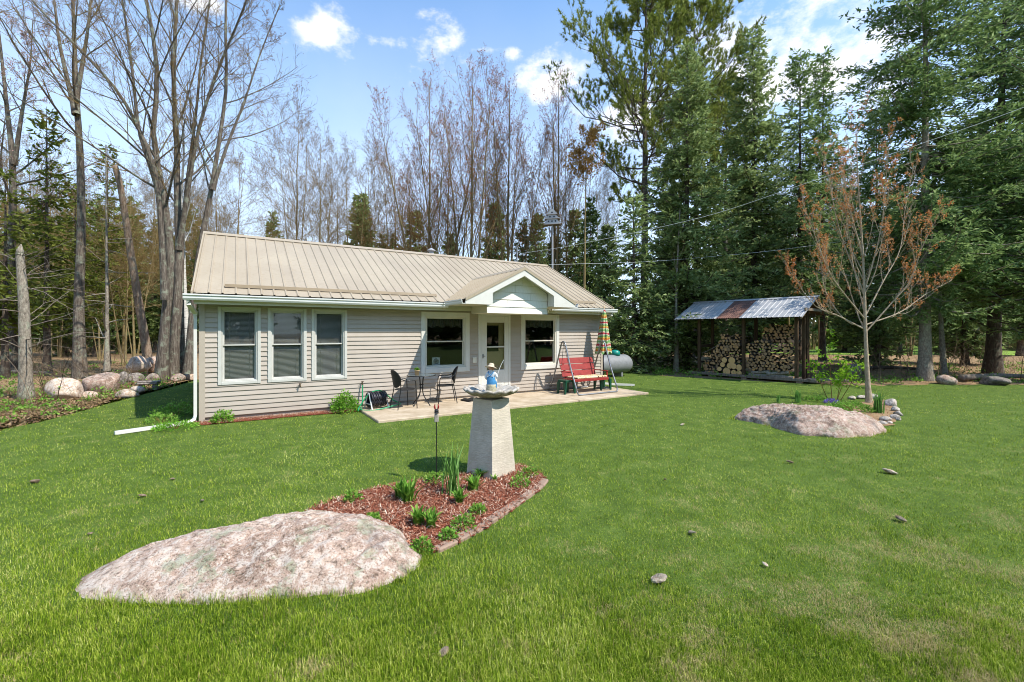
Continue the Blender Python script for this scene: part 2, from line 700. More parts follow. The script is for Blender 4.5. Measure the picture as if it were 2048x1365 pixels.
        hh = t.math('SUBTRACT', t.math('ADD', t.math('MULTIPLY', g, 0.7), t.math('MULTIPLY', h, 0.5)), t.math('MULTIPLY', ck, 0.25))
        t.bump(hh, 0.9, 0.03)
        return t.fin(col, 0.92, 0, 0.2)
    m['granite'] = granite('pink_granite', '#887060', '#b09482', '#c9b19e', '#3f3226', '#8f9b7c', 0.6, 0.65)
    m['granite_b'] = granite('rosy_granite', '#806759', '#a08473', '#b59a89', '#463a32', '#84886f', 0.55, 0.45)
    m['granite_c'] = granite('tan_fieldstone', '#a08672', '#bfa48e', '#cfb9a5', '#5d5044', '#8c9478', 0.4)
    m['granite_d'] = granite('grey_fieldstone', '#625b56', '#7d746d', '#948a82', '#3e3935', '#7c8468', 0.4, 0.3)
    m['pebble'] = granite('river_stone', '#8d847a', '#a89c90', '#bdb2a6', '#6a6058', '#8b927c', 0.15)
    # --- metals, plastics, cloth
    m['black_metal'] = plain('black_metal', '#1d1d1e', 0.4, 0.2, 8)
    m['wicker'] = plain('black_wicker', '#1f1d1c', 0.65, 0.4, 60, 0.6, 90)
    m['glass_top'] = plain('table_glass', '#59605c', 0.12, 0.1, 3, spec=0.7)
    m['steel'] = plain('galvanised_tube', '#8a8b8d', 0.35, 0.12, 8, metal=0.7)
    m['red_wood'] = plain('red_painted_wood', '#8a2a25', 0.55, 0.22, 9, 0.25, 40)
    m['green_plastic'] = plain('green_plastic', '#0f4632', 0.4, 0.1, 4)
    m['teal_plastic'] = plain('teal_plastic', '#0f7d70', 0.4, 0.08, 4)
    m['tank'] = plain('grey_tank_paint', '#7b7c7e', 0.5, 0.16, 7)
    m['hose_green'] = plain('green_hose', '#1f8a57', 0.45, 0.15, 7)
    m['hose_dark'] = plain('dark_hose', '#2c2c33', 0.4, 0.3, 12)
    m['plastic_white'] = plain('white_plastic', '#d0cfca', 0.45, 0.08, 6)
    m['terracotta'] = plain('clay_pot', '#c9a882', 0.8, 0.1, 7)
    m['brass'] = plain('dull_brass', '#4a3c28', 0.45, 0.2, 10, metal=0.6)
    m['wire'] = plain('cable_rubber', '#3c3d3f', 0.6, 0.1, 4)
    m['bare_wire'] = plain('bare_cable', '#d4d4d2', 0.5, 0.1, 4)
    t = NT('leopard_cushion')
    v = t.voro(13, t.pos((1, 1, 1), True))
    n = t.noise(30, t.pos((1, 1, 1), True), 3)
    col = t.ramp(t.math('ADD', v, t.math('MULTIPLY', n, 0.3)), [(0.42, rgb('#2a1c14')), (0.5, rgb('#c8a878')), (0.75, rgb('#d8c4a0'))])
    m['cushion'] = t.fin(col, 0.85)
    t = NT('striped_canopy')
    s = t.N.new('ShaderNodeSeparateXYZ')
    t.L.new(t.pos((1, 1, 1), True), s.inputs[0])
    wob = t.noise(7, t.pos((1, 1, 1), True), 2)
    z = t.math('ADD', t.math('MULTIPLY', s.outputs['Z'], 2.8), t.math('MULTIPLY', wob, 0.45))
    fr = t.math('FRACT', z)
    col = t.ramp(fr, [(0, rgb('#a8323c')), (0.14, rgb('#b8b094')), (0.26, rgb('#6a9a58')), (0.42, rgb('#b9b896')), (0.52, rgb('#b86e2c')), (0.66, rgb('#b9a552')), (0.78, rgb('#5c8c50')), (0.90, rgb('#bab69a'))], 'CONSTANT')
    m['canopy'] = t.fin(col, 0.85)
    # --- timber
    m['old_wood'] = bark_mat('weathered_timber', '#2f2419', '#4b3a2a', '#66513c', 0.1, 0.08, '#6a6650')
    m['grey_wood'] = bark_mat('silvered_timber', '#584d42', '#7c7064', '#9a8e80', 0.1, 0.08)
    t = NT('cut_log_end')
    n = t.noise(9, detail=6, rough=0.7)
    col = t.ramp(n, [(0.3, rgb('#8a6440')), (0.5, rgb('#b98d5e')), (0.72, rgb('#d2b184'))])
    col = t.mix(t.math('MULTIPLY', t.orand(), 0.85), col, rgb('#85705a'))
    t.bump(t.noise(60, detail=3), 0.3, 0.006)
    m['log_end'] = t.fin(col, 0.85, 0, 0.2)
    t = NT('round_log_end')
    v = t.pos((1, 1, 1), True)
    w = t.N.new('ShaderNodeTexWave')
    w.wave_type = 'RINGS'
    w.rings_direction = 'X'
    w.inputs['Scale'].default_value = 1.6
    w.inputs['Distortion'].default_value = 1.5
    t.L.new(v, w.inputs['Vector'])
    col = t.mix(t.math('MULTIPLY', w.outputs['Fac'], 0.35), rgb('#dfb67c'), rgb('#b98a52'))
    m['ring_end'] = t.fin(col, 0.8, 0, 0.2)
    m['log_bark'] = bark_mat('log_bark', '#3a3029', '#5a4d42', '#857a6c', 0.3, 1.0)
    t = NT('galvanised_roof')
    n = t.noise(3, detail=6, rough=0.65)
    col = t.ramp(n, [(0.3, rgb('#97979a')), (0.7, rgb('#acabaa'))])
    m['galv'] = t.fin(col, 0.5, 0.1, 0.5)
    m['rust'] = plain('rusted_roof', '#6b4a3e', 0.7, 0.3, 6)
    # --- bark
    m['bark'] = bark_mat('maple_bark', '#332b25', '#5d5349', '#90877a', 0.6)
    m['bark_dark'] = bark_mat('spruce_bark', '#2e2722', '#4d4239', '#6f6358', 0.35)
    m['bark_pale'] = bark_mat('fir_bark', '#4f473f', '#857b6d', '#b0a797', 0.6, 0.45)
    m['bark_dead'] = bark_mat('dead_wood', '#544438', '#7a6756', '#a0917f', 0.4, 0.2)
    m['bark_twig'] = bark_mat('twig_bark', '#52421f', '#766036', '#957c50', 0.1)
    m['bark_far'] = bark_mat('far_trunk_bark', '#54462a', '#80704c', '#a2926c', 0.2)
    m['bark_red'] = bark_mat('budding_twig_bark', '#54402a', '#785f40', '#967b56', 0.0)
    m['bark_young'] = bark_mat('young_maple_bark', '#857561', '#a5947d', '#bcae9a', 0.0, 0.5)
    t = NT('birch_bark')
    n = t.noise(9, t.pos((0.6, 0.6, 3)), 5, 0.7)
    col = t.ramp(n, [(0.36, rgb('#3d3733')), (0.46, rgb('#b9b3a8')), (0.8, rgb('#d0cbc2'))])
    m['birch'] = t.fin(col, 0.7, 0, 0.25)
    # --- leaves
    m['spruce'] = leaf_mat('spruce_needles', [(0.0, '#506030'), (0.4, '#788a50'), (0.75, '#9cab6e'), (1.0, '#c4cc98')], 0.4, 0.3, 0.8)
    m['spruce_dark'] = leaf_mat('fir_needles', [(0.0, '#475a2e'), (0.45, '#6c834c'), (0.8, '#90a468'), (1.0, '#b2be8c')], 0.4, 0.3, 0.8)
    m['pine'] = leaf_mat('pine_needles', [(0.0, '#54602a'), (0.45, '#7e8a3c'), (0.8, '#9fa555'), (1.0, '#bcbb70')], 0.35, 0.35, 0.6)
    m['fir_yellow'] = leaf_mat('yellow_green_fir_needles', [(0.0, '#444f1f'), (0.5, '#67722d'), (0.85, '#868b40'), (1.0, '#a09c58')], 0.35, 0.4, 0.9)  # yellow-green is the needles' own colour
    m['rusty'] = leaf_mat('rusty_needles', [(0.0, '#8a6a34'), (0.6, '#b08444'), (1.0, '#c4a060')], 0.3)
    m['red_bud'] = leaf_mat('maple_buds', [(0.0, '#824628'), (0.5, '#a45e34'), (1.0, '#ba7c4c')], 0.3)
    m['pink_bud'] = leaf_mat('pale_pink_buds', [(0.0, '#9c7a74'), (0.6, '#b8948c'), (1.0, '#c9aea2')], 0.3)
    m['grey_bud'] = leaf_mat('grey_buds', [(0.0, '#6a5636'), (1.0, '#94784c')], 0.2)
    m['orange_leaf'] = leaf_mat('young_orange_leaves', [(0.0, '#ae602e'), (0.5, '#cb864a'), (0.85, '#dca474'), (1.0, '#bcae6c')], 0.4, 0.1)
    m['lime_leaf'] = leaf_mat('lime_leaves', [(0.0, '#6f9a20'), (0.6, '#93ba34'), (1.0, '#b4d05a')], 0.45)
    m['weed'] = leaf_mat('fresh_green_leaves', [(0.0, '#4a7424'), (0.5, '#6f9a38'), (1.0, '#9cbb5c')], 0.35)
    m['blade'] = leaf_mat('strap_leaves', [(0.0, '#4f7a34'), (0.6, '#749f4e'), (1.0, '#a2c27a')], 0.35)
    m['bush'] = leaf_mat('bright_shrub_leaves', [(0.0, '#4a7c20'), (0.5, '#76a636'), (1.0, '#a4c85c')], 0.4)
    m['purple'] = leaf_mat('violet_petals', [(0.0, '#5a4a94'), (1.0, '#8a7ac0')], 0.3)
    m['litter'] = leaf_mat('fallen_leaves', [(0.0, '#54422c'), (0.4, '#7a6244'), (0.75, '#988060'), (1.0, '#b5a082')], 0.1, 0.3)
    m['chips'] = leaf_mat('red_mulch', [(0.0, '#5e382a'), (0.35, '#87503c'), (0.65, '#a56e56'), (0.82, '#b99a84'), (1.0, '#d2c2b0')], 0.0, 0.15, 3)
    m['thicket'] = leaf_mat('far_thicket_leaves', [(0.0, '#4a4a2c'), (0.4, '#66603c'), (0.7, '#7d7250'), (1.0, '#5f7038')], 0.2, 0.4, 0.15)
    m['twig'] = leaf_mat('dry_twigs', [(0.0, '#4a3d30'), (0.6, '#75634f'), (1.0, '#a3907a')], 0.0)
    # grass blades: colour changes slowly over the lawn, worn straw patches in front on the right
    t = NT('grass_blades')
    n1 = t.noise(0.55, detail=5, rough=0.6)
    n2 = t.noise(2.6, detail=6, rough=0.7)
    isl = t.island()
    f = t.math('ADD', t.math('MULTIPLY', isl, 0.68), t.math('ADD', t.math('MULTIPLY', t.rng(n1, 0.36, 0.64), 0.22), t.math('MULTIPLY', t.rng(n2, 0.34, 0.66), 0.18)))
    col = t.ramp(f, [(0.05, rgb('#2e4010')), (0.33, rgb('#5a7616')), (0.58, rgb('#839a26')), (0.80, rgb('#b2bb4c')), (1.0, rgb('#dcd890'))])
    sp = t.N.new('ShaderNodeSeparateXYZ')
    t.L.new(t.pos(), sp.inputs[0])
    right = t.math('MULTIPLY', t.rng(sp.outputs['X'], -0.4, 2.0), t.rng(sp.outputs['Y'], 7.5, 3.0))
    n3 = t.noise(1.5, detail=9, rough=0.74)
    dry = t.math('ADD', t.math('MULTIPLY', right, 0.085), n3)
    dm = t.rng(dry, 0.56, 0.65)
    pick = t.math('GREATER_THAN', t.math('ADD', t.math('MULTIPLY', dm, 0.85), 0.03), t.noise(900, t.pos((1, 1, 0.02)), 0))
    r2 = t.math('FRACT', t.math('MULTIPLY', isl, 37.31))
    straw = t.math('LESS_THAN', r2, t.math('ADD', t.math('MULTIPLY', dm, 0.70), 0.035))
    col = t.mix(t.math('MULTIPLY', straw, 0.9), col, t.ramp(r2, [(0.0, rgb('#a0915c')), (0.5, rgb('#c9b488'))]))
    m['grass'] = t.leafy(col, 0.28, 0.7)
    # lawn soil under the blades
    t = NT('lawn_turf')
    n = t.noise(3, detail=8, rough=0.7)
    g = t.noise(40, detail=5, rough=0.7)
    col = t.ramp(t.math('ADD', t.math('MULTIPLY', n, 0.5), t.math('MULTIPLY', g, 0.5)), [(0.35, rgb('#36471b')), (0.55, rgb('#566a2c')), (0.7, rgb('#8a8c52'))])
    t.bump(g, 0.6, 0.03)
    m['turf'] = t.fin(col, 0.95, 0, 0.1)
    t = NT('forest_floor')
    n = t.noise(0.8, detail=8, rough=0.7)
    g = t.noise(14, detail=8, rough=0.75)
    col = t.ramp(t.math('ADD', t.math('MULTIPLY', n, 0.4), t.math('MULTIPLY', g, 0.6)), [(0.35, rgb('#6a543c')), (0.5, rgb('#8c7355')), (0.62, rgb('#a68b6b')), (0.75, rgb('#6f7440'))])
    t.bump(g, 0.4, 0.02)
    m['floor'] = t.fin(col, 0.95, 0, 0.1)
    t = NT('far_meadow')
    n = t.noise(0.5, detail=7, rough=0.7)
    m['meadow'] = t.fin(t.ramp(n, [(0.3, rgb('#6b8a34')), (0.6, rgb('#88a048')), (0.8, rgb('#9c9a62'))]), 0.95, 0, 0.1)
    t = NT('mulch_bed')
    g = t.noise(45, detail=6, rough=0.7)
    t.bump(g, 0.8, 0.02)
    m['bed'] = t.fin(t.ramp(g, [(0.35, rgb('#552c20')), (0.6, rgb('#8a4a36'))]), 0.95, 0, 0.1)
    m['edging'] = plain('edging_stone', '#8f7767', 0.9, 0.18, 9, 0.5, 60)
    # statue
    m['denim'] = plain('blue_glaze', '#3f7fae', 0.5, 0.2, 40)
    m['shirt'] = plain('pale_glaze', '#c9cdd0', 0.55, 0.12, 30)
    m['straw'] = plain('straw_glaze', '#bfae94', 0.7, 0.2, 50, 0.4, 160)
    m['skin'] = plain('skin_glaze', '#b98a70', 0.5, 0.08, 30)
    m['stump'] = plain('stump_glaze', '#a39c82', 0.8, 0.3, 30, 0.6, 60)
    m['red_metal'] = plain('red_metal', '#8a1a1c', 0.4, 0.1, 9)
    m['card'] = plain('white_card', '#c9ccca', 0.6, 0.04, 9)
    m['card_ink'] = plain('dark_print', '#3a3d3c', 0.6, 0.04, 9)
    return m


M = M_()
# ------------------------------------------------------------------ house frame of reference
HA = 0.5535
HX, HY = -6.31, 8.98
HC, HS = math.cos(HA), math.sin(HA)
HL, HD = 10.93, 6.55


def hw(u, v):
    """house coordinates (along the front, backwards) to world"""
    return (HX + u * HC - v * HS, HY + u * HS + v * HC)


# ------------------------------------------------------------------ ground
def sheet(name, poly, z, mat, step=None, kind='structure'):
    me = np_mesh(name, [(x, y, z) for x, y in poly], [[tuple(range(len(poly)))]], mat)
    return tag(link(name, me), kind=kind)


def wob(poly, amp, n=8, seed=1):
    """subdivide a closed outline and shake it"""
    r = np.random.default_rng(seed)
    out = []
    P = [np.array(p, float) for p in poly]
    for a, b in zip(P, P[1:] + P[:1]):
        for q in range(n):
            out.append(a + (b - a) * q / n + r.normal(0, amp, 2) * (0.4 if q == 0 else 1))
    return [tuple(p) for p in out]


sheet('ground', [(-700, -400), (700, -400), (700, 900), (-700, 900)], -0.008, M['floor'])
LAWN = wob([(-60, -40), (60, -40), (40, 15.2), (22, 15.6), (15.0, 15.6), (11.8, 15.2), (9.2, 16.6), (6.2, 18.6), (5.6, 21.5), (1.5, 22.5), (-3, 21), (-9.6, 19.8), (-12.1, 17.4),
             (-12.1, 15.4), (-11.2, 12.6), (-10.1, 10.0), (-9.6, 8.0), (-10.6, 6.6), (-16, 5.5), (-60, 4)], 0.16, 10, 3)
sheet('lawn', LAWN, 0.0, M['turf'])
sheet('meadow', wob([(18, 36), (60, 34), (90, 70), (30, 80)], 0.6, 8, 9), 0.0, M['meadow'])

# patio slab (with a saw-cut joint between its three panels)
patio = empty('patio', (HX, HY, 0), HA)
tag(patio, kind='structure')
for (a, b) in ((3.05, 5.65), (5.66, 8.28), (8.29, 10.95)):
    MB().bbox(a, b, -1.95, 0.0, -0.05, 0.05, 0.012).build('slab', M['patio'], patio)

# ------------------------------------------------------------------ cottage
cot = empty('cottage', (HX, HY, 0), HA, 'tan sided cottage with ribbed metal roof and small white porch gable', 'house')

OPEN = [(0.30, 1.07, 0.74, 2.36), (1.20, 1.97, 0.74, 2.36), (2.07, 2.84, 0.74, 2.36), (4.66, 6.04, 0.76, 2.36), (6.31, 7.35, 0.12, 2.36), (7.72, 9.12, 0.72, 2.36)]
EXPO = 0.1016


def siding(parent, u0, u1, z0, z1, opens, face):
    """lap boards, each its own object; face(u, d, z) -> local point, d outwards"""
    z = z0
    while z < z1 - 0.02:
        zt = min(z + EXPO, z1)
        segs = [(u0, u1)]
        for (a, b, c, d) in opens:
            if c + 0.045 < (z + zt) / 2 < d - 0.045:
                ns = []
                for (s, e) in segs:
                    if b - .05 <= s or a + .05 >= e:
                        ns.append((s, e))
                        continue
                    if a + .05 - s > 0.04:
                        ns.append((s, a + .05))
                    if e - (b - .05) > 0.04:
                        ns.append((b - .05, e))
                segs = ns
        for (s, e) in segs:
            pr = [(0.0, z - .002), (0.020, z - .003), (0.022, z + .004), (0.003, zt - .004), (-0.02, zt), (-0.02, z)]
            V = [face(s, d, q) for d, q in pr] + [face(e, d, q) for d, q in pr]
            n = len(pr)
            Q = [(i, (i + 1) % n, n + (i + 1) % n, n + i) for i in range(n)]
            link('siding_board', np_mesh('siding_board', V, [Q, [tuple(range(n))[::-1]], [tuple(range(n, 2 * n))]], M['siding']), parent)
        z = zt


wall = MB().box(0.03, HL - .03, 0.02, 0.05, -0.1, 0.13).build('front_wall', M['trim_tan'], cot)
siding(wall, 0.085, HL - 0.085, 0.10, 2.42, OPEN, lambda u, d, z: (u, -d, z))
for uc in (0.0, HL):
    s = 1 if uc == 0 else -1
    mb = MB()
    mb.bbox(min(uc - .02 * s, uc + .085 * s), max(uc - .02 * s, uc + .085 * s), -0.028, 0.0, 0.0, 2.42, 0.005)
    mb.bbox(min(uc - .022 * s, uc), max(uc - .022 * s, uc), 0.001, 0.1, 0.0, 2.42, 0.005)
    mb.build('corner_trim', M['trim_tan'], cot)
# gable end walls and back wall
RP = 0.506                       # roof slope
EV, EZ = -0.40, 2.60             # front roof edge (v, top of the metal)
RV = HD / 2
RZ = EZ + (RV - EV) * RP
gl = MB().prism([(0.05, -0.1), (HD, -0.1), (HD, 2.5), (RV, RZ - .12), (0.05, 2.5)], 0.04, 0.07, 'x').build('gable_wall', M['trim_tan'], cot)
gr = MB().prism([(0.05, -0.1), (HD, -0.1), (HD, 2.5), (RV, RZ - .12), (0.05, 2.5)], HL - .07, HL - .04, 'x').build('gable_wall', M['trim_tan'], cot)
for gw, uu, sg in ((gl, 0.04, -1), (gr, HL - .04, 1)):
    z = 0.1
    while z < RZ - .25:
        e = 0.0 if z < 2.42 else (z + EXPO - 2.42) / RP
        if HD - 2 * e < .3:
            break
        siding(gw, 0.09 + e, HD - .02 - e, z, z + EXPO, [], (lambda U, S: (lambda a, d, q: (U + S * (d + .021), a, q)))(uu, sg))
        z += EXPO
MB().box(0.05, HL - .05, HD - .03, HD, -0.1, 2.5).build('back_wall', M['trim_tan'], cot)
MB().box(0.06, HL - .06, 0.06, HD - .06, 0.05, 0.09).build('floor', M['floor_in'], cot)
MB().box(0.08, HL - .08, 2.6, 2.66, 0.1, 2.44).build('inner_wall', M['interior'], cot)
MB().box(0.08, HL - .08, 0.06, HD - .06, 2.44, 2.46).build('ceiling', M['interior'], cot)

# roof: ribbed sheets, each its own piece
roof = MB().box(-.02, HL + .02, RV - .02, RV + .02, 2.5, RZ - .1).build('roof', M['trim_tan'], cot)
U0, U1 = -0.10, HL + 0.11
RIB = 0.2286
NS = math.sqrt(1 + RP * RP)


def rib_sheet(u0, u1, P, L, nrm, ribs_at, h=0.019):
    """sheet from point function P(u,t) t in 0..1 ; nrm local normal; profile along u with ribs"""
    prof = [(u0, 0.0)]
    for r in ribs_at:
        if u0 + .03 < r < u1 - .03:
            prof += [(r - .024, 0.0), (r - .011, h), (r + .011, h), (r + .024, 0.0)]
    prof.append((u1, 0.0))
    n = len(prof)
    V = []
    for t in (0.0, 1.0):
        for (u, d) in prof:
            V.append(Vector(P(u, t)) + nrm * d)
    for t in (0.0, 1.0):
        for (u, d) in prof:
            V.append(Vector(P(u, t)) + nrm * (d - .004))
    Q = [(i, i + 1, n + i + 1, n + i) for i in range(n - 1)]
    Q += [(2 * n + i, 3 * n + i, 3 * n + i + 1, 2 * n + i + 1) for i in range(n - 1)]
    Q += [(i, 2 * n + i, 2 * n + i + 1, i + 1) for i in range(n - 1)]
    Q += [(n + i, n + i + 1, 3 * n + i + 1, 3 * n + i) for i in range(n - 1)]
    Q += [(0, n, 3 * n, 2 * n), (n - 1, 3 * n - 1, 4 * n - 1, 2 * n - 1)]
    return [tuple(v) for v in V], Q


for side in (1, -1):
    u = U0
    nv = Vector((0, -RP * side, 1)).normalized()
    while u < U1 - .05:
        e = min(u + 4 * RIB, U1)
        ribs = [u + .0343 + RIB * q for q in range(4)]
        if side > 0:
            P = lambda a, t: (a, EV + (RV - EV) * t, EZ + (RZ - EZ) * t)
        else:
            P = lambda a, t: (a, HD - EV - (RV - EV) * t, EZ + (RZ - EZ) * t)
        V, Q = rib_sheet(u + .0015, e - .0015, P, 1, nv, ribs)
        link('roof_panel', np_mesh('roof_panel', V, [Q], M['roof']), roof)
        u = e
mb = MB()
mb.prism([(RV - .16, RZ - .16 * RP + .024), (RV, RZ + .03), (RV + .16, RZ - .16 * RP + .024), (RV + .16, RZ - .16 * RP + .030), (RV, RZ + .038), (RV - .16, RZ - .16 * RP + .030)], U0 - .02, U1 + .02, 'x')
mb.build('ridge_cap', M['roof'], roof)
# rake trim along both gable ends
for uu in (U0 - .025, U1 - .005):
    mb = MB()
    mb.prism([(EV - .01, EZ - .09), (RV, RZ - .09), (RV, RZ + .028), (EV - .01, EZ + .028)], uu, uu + .03, 'x')
    mb.prism([(HD - EV, EZ - .09), (HD - EV, EZ + .028), (RV + .001, RZ + .028), (RV + .001, RZ - .09)], uu, uu + .03, 'x')
    mb.build('rake_trim', M['roof'], roof)


def on_roof(v, d=0.0):
    return EZ + (v - EV) * RP + d


for (a, b) in ((0.42, 5.05), (9.33, 10.55)):
    mb = MB()
    v0 = EV + .30
    mb.prism([(v0 - .035, on_roof(v0 - .035, .021)), (v0 + .05, on_roof(v0 + .05, .021)), (v0 + .035, on_roof(v0, .075)), (v0 + .02, on_roof(v0, .075))], a, b, 'x')
    mb.build('snow_guard', M['roof_dark'], roof)
mb = MB()
mb.box(U0 + .02, U1 - .02, -0.37, -0.345, 2.385, 2.545)
mb.build('fascia', M['soffit'], cot)
mb = MB()
for q in range(36):
    a = U0 + .03 + q * (U1 - U0 - .06) / 36
    mb.box(a, a + (U1 - U0 - .06) / 36 - .004, -.343, -.03, 2.405, 2.415)
o = mb.build('soffit', M['soffit'], cot)
GP = [(-.375, 2.455), (-.455, 2.455), (-.475, 2.49), (-.475, 2.53), (-.495, 2.545), (-.495, 2.572), (-.483, 2.572), (-.483, 2.55), (-.46, 2.535), (-.46, 2.495), (-.445, 2.468), (-.375, 2.468)]
for (a, b) in ((U0 - .14, 5.22), (8.52, U1 + .12)):
    mb = MB()
    mb.prism(GP, a, b, 'x')
    cap = [(-.375, 2.455), (-.455, 2.455), (-.475, 2.49), (-.475, 2.53), (-.495, 2.545), (-.495, 2.572), (-.375, 2.572)]
    mb.prism(cap, a - .004, a - .001, 'x')
    mb.prism(cap, b + .001, b + .004, 'x')
    mb.build('gutter', M['gutter'], cot)
# downspout at the near corner, and its long extension lying on the grass
mb = MB()


def rect_pipe(mb, path, w=.075, d=.055):
    P = [Vector(p) for p in path]
    rings = []
    for i, p in enumerate(P):
        t = (P[min(i + 1, len(P) - 1)] - P[max(i - 1, 0)]).normalized()
        a = Vector((0.0, 1, 0)) if abs(t.y) < .8 else Vector((1, 0, 0))
        b = t.cross(a).normalized()
        a = b.cross(t)
        rings.append([p + a * w / 2 + b * d / 2, p + a * w / 2 - b * d / 2, p - a * w / 2 - b * d / 2, p - a * w / 2 + b * d / 2])
    V = [tuple(q) for r in rings for q in r]
    n = len(P)
    Q = [(4 * i + j, 4 * i + (j + 1) % 4, 4 * i + 4 + (j + 1) % 4, 4 * i + 4 + j) for i in range(n - 1) for j in range(4)]
    mb.add(V, [Q, [(3, 2, 1, 0)], [(4 * n - 4, 4 * n - 3, 4 * n - 2, 4 * n - 1)]])


rect_pipe(mb, [(-.16, -.41, 2.46), (-.16, -.40, 2.38), (-.075, -.06, 2.22), (-.075, -.02, 2.12), (-.075, -.02, .16), (-.10, -.05, .08), (-.22, -.17, .05)])
mb.build('downspout', M['white'], cot)
mb = MB()
rect_pipe(mb, [(HL + .06, -.40, 2.46), (HL + .06, -.39, 2.38), (HL + .055, .1, 2.2), (HL + .055, .16, 2.1), (HL + .055, .16, .2), (HL + .075, .16, .1)])
mb.build('downspout', M['white'], cot)
p0 = Vector(hw(-.20, -.15))
p1 = Vector(G(229, 871))
dv = p1 - p0
mb = MB()
rect_pipe(mb, [(0, 0, .055), (dv.x * .33, dv.y * .33, .045), (dv.x, dv.y, .04)], .085, .06)
o = mb.build('downspout_extension', M['white'], None, loc=(p0.x, p0.y, 0))
tag(o, 'long white downspout extension lying on grass left of the cottage', 'drain pipe')
q0 = Vector(hw(HL + .10, .16))
mb = MB()
rect_pipe(mb, [(0, 0, .12), (.5, .12, .06), (1.15, .1, .04)], .085, .06)
o = mb.build('downspout_extension', M['white'], None, loc=(q0.x, q0.y, 0))
tag(o, 'short white downspout extension behind the right green stool', 'drain pipe')


# ---- windows
def window(u0, u1, z0, z1, cas, casm, sashm, sash=.045, rail=None, sill=True, blind=False, inner=.03, curtain=False):
    fr = MB()
    d0, d1 = -.036, .02
    fr.bbox(u0, u0 + cas, d0, d1, z0, z1, .006)
    fr.bbox(u1 - cas, u1, d0, d1, z0, z1, .006)
    fr.bbox(u0 + cas, u1 - cas, d0, d1, z1 - cas, z1, .006)
    fr.bbox(u0 + cas, u1 - cas, d0 - (.012 if sill else 0), d1, z0, z0 + cas * (1.15 if sill else 1), .006)
    w = fr.build('window', casm, cot)
    a, b, c, d = u0 + cas, u1 - cas, z0 + cas * (1.15 if sill else 1), z1 - cas
    rail = rail or (c + d) / 2
    j = MB()
    for (x0, x1, y0, y1) in ((a, a + inner, c, d), (b - inner, b, c, d), (a + inner, b - inner, d - inner, d), (a + inner, b - inner, c, c + inner)):
        j.bbox(x0, x1, -.018, .09, y0, y1, .004)
    j.build('frame', sashm, w)
    a, b, c, d = a + inner, b - inner, c + inner, d - inner
    for (y0, y1, dep) in ((rail - .018, d, .022), (c, rail + .018, .050)):
        s = MB()
        s.bbox(a, a + sash, dep, dep + .025, y0, y1, .004)
        s.bbox(b - sash, b, dep, dep + .025, y0, y1, .004)
        s.bbox(a + sash, b - sash, dep, dep + .025, y1 - sash * (.8), y1, .004)
        s.bbox(a + sash, b - sash, dep, dep + .025, y0, y0 + sash * (.8), .004)
        s.build('sash', sashm, w)
        g = MB()
        g.box(a + sash - .004, b - sash + .004, dep + .011, dep + .014, y0 + sash * .7, y1 - sash * .7)
        g.build('pane', M['glass'], w)
    if blind:
        bl = MB()
        z = c + .02
        k = 0
        while z < d - .03:
            bl.add([(a + .004, .088, z - .012), (b - .004, .088, z - .012), (b - .004, .104, z + .010), (a + .004, .104, z + .010)], [[(0, 1, 2, 3)]])
            z += .026
            k += 1
        bl.box(a + .003, b - .003, .085, .112, d - .035, d - .005)
        for q in (.2, .8):
            x = a + (b - a) * q
            bl.box(x - .003, x + .003, .083, .086, c + .01, d - .03)
        o = bl.build('blind', M['blind'], w)
        o['kind'] = 'stuff'
    if curtain:
        cu = MB()
        n = 44
        top, bot = d - .01, d - .24
        xs = np.linspace(a, b, n)
        V = [(x, .16 + .014 * math.sin(i * 1.9) + .008 * math.sin(i * .7), top) for i, x in enumerate(xs)] + [(x, .17 + .022 * math.sin(i * 1.9 + .3), bot + .02 * math.sin(i * .55)) for i, x in enumerate(xs)]
        cu.add(V, [[(i, i + 1, n + i + 1, n + i) for i in range(n - 1)]])
        cu.build('curtain', M['curtain'], w)
    return w


for i in range(3):
    u0, u1, z0, z1 = OPEN[i]
    window(u0, u1, z0, z1, .062, M['greyframe'], M['greyframe'], .03, rail=1.565, sill=False, blind=True, inner=.022)
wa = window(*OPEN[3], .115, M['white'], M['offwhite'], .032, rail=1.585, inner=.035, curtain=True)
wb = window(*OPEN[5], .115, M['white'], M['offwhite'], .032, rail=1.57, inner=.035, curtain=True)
# small white card with a spiral print, and a shelf behind window A
mb = MB().box(4.82, 5.86, .12, .22, .93, .955)
mb.build('inner_sill', M['offwhite'], wa)
k = MB()
k.bbox(5.02, 5.24, .13, .16, .957, 1.16, .006)
card = k.build('white_box_fan', M['card'], None)
card.location = (HX, HY, 0)
card.rotation_euler = (0, 0, HA)
tag(card, 'small white square fan with ring grille inside the left big window', 'fan')
for r in (.022, .045, .068):
    g = MB()
    g.tube(arc((5.13, .126, 1.058), r, 0, 2 * math.pi, 24), .006, 5)
    g.build('ring', M['card_ink'], card)
g = MB()
g.ball((5.13, .126, 1.058), .011, 8, 6)
g.build('hub', M['card_ink'], card)

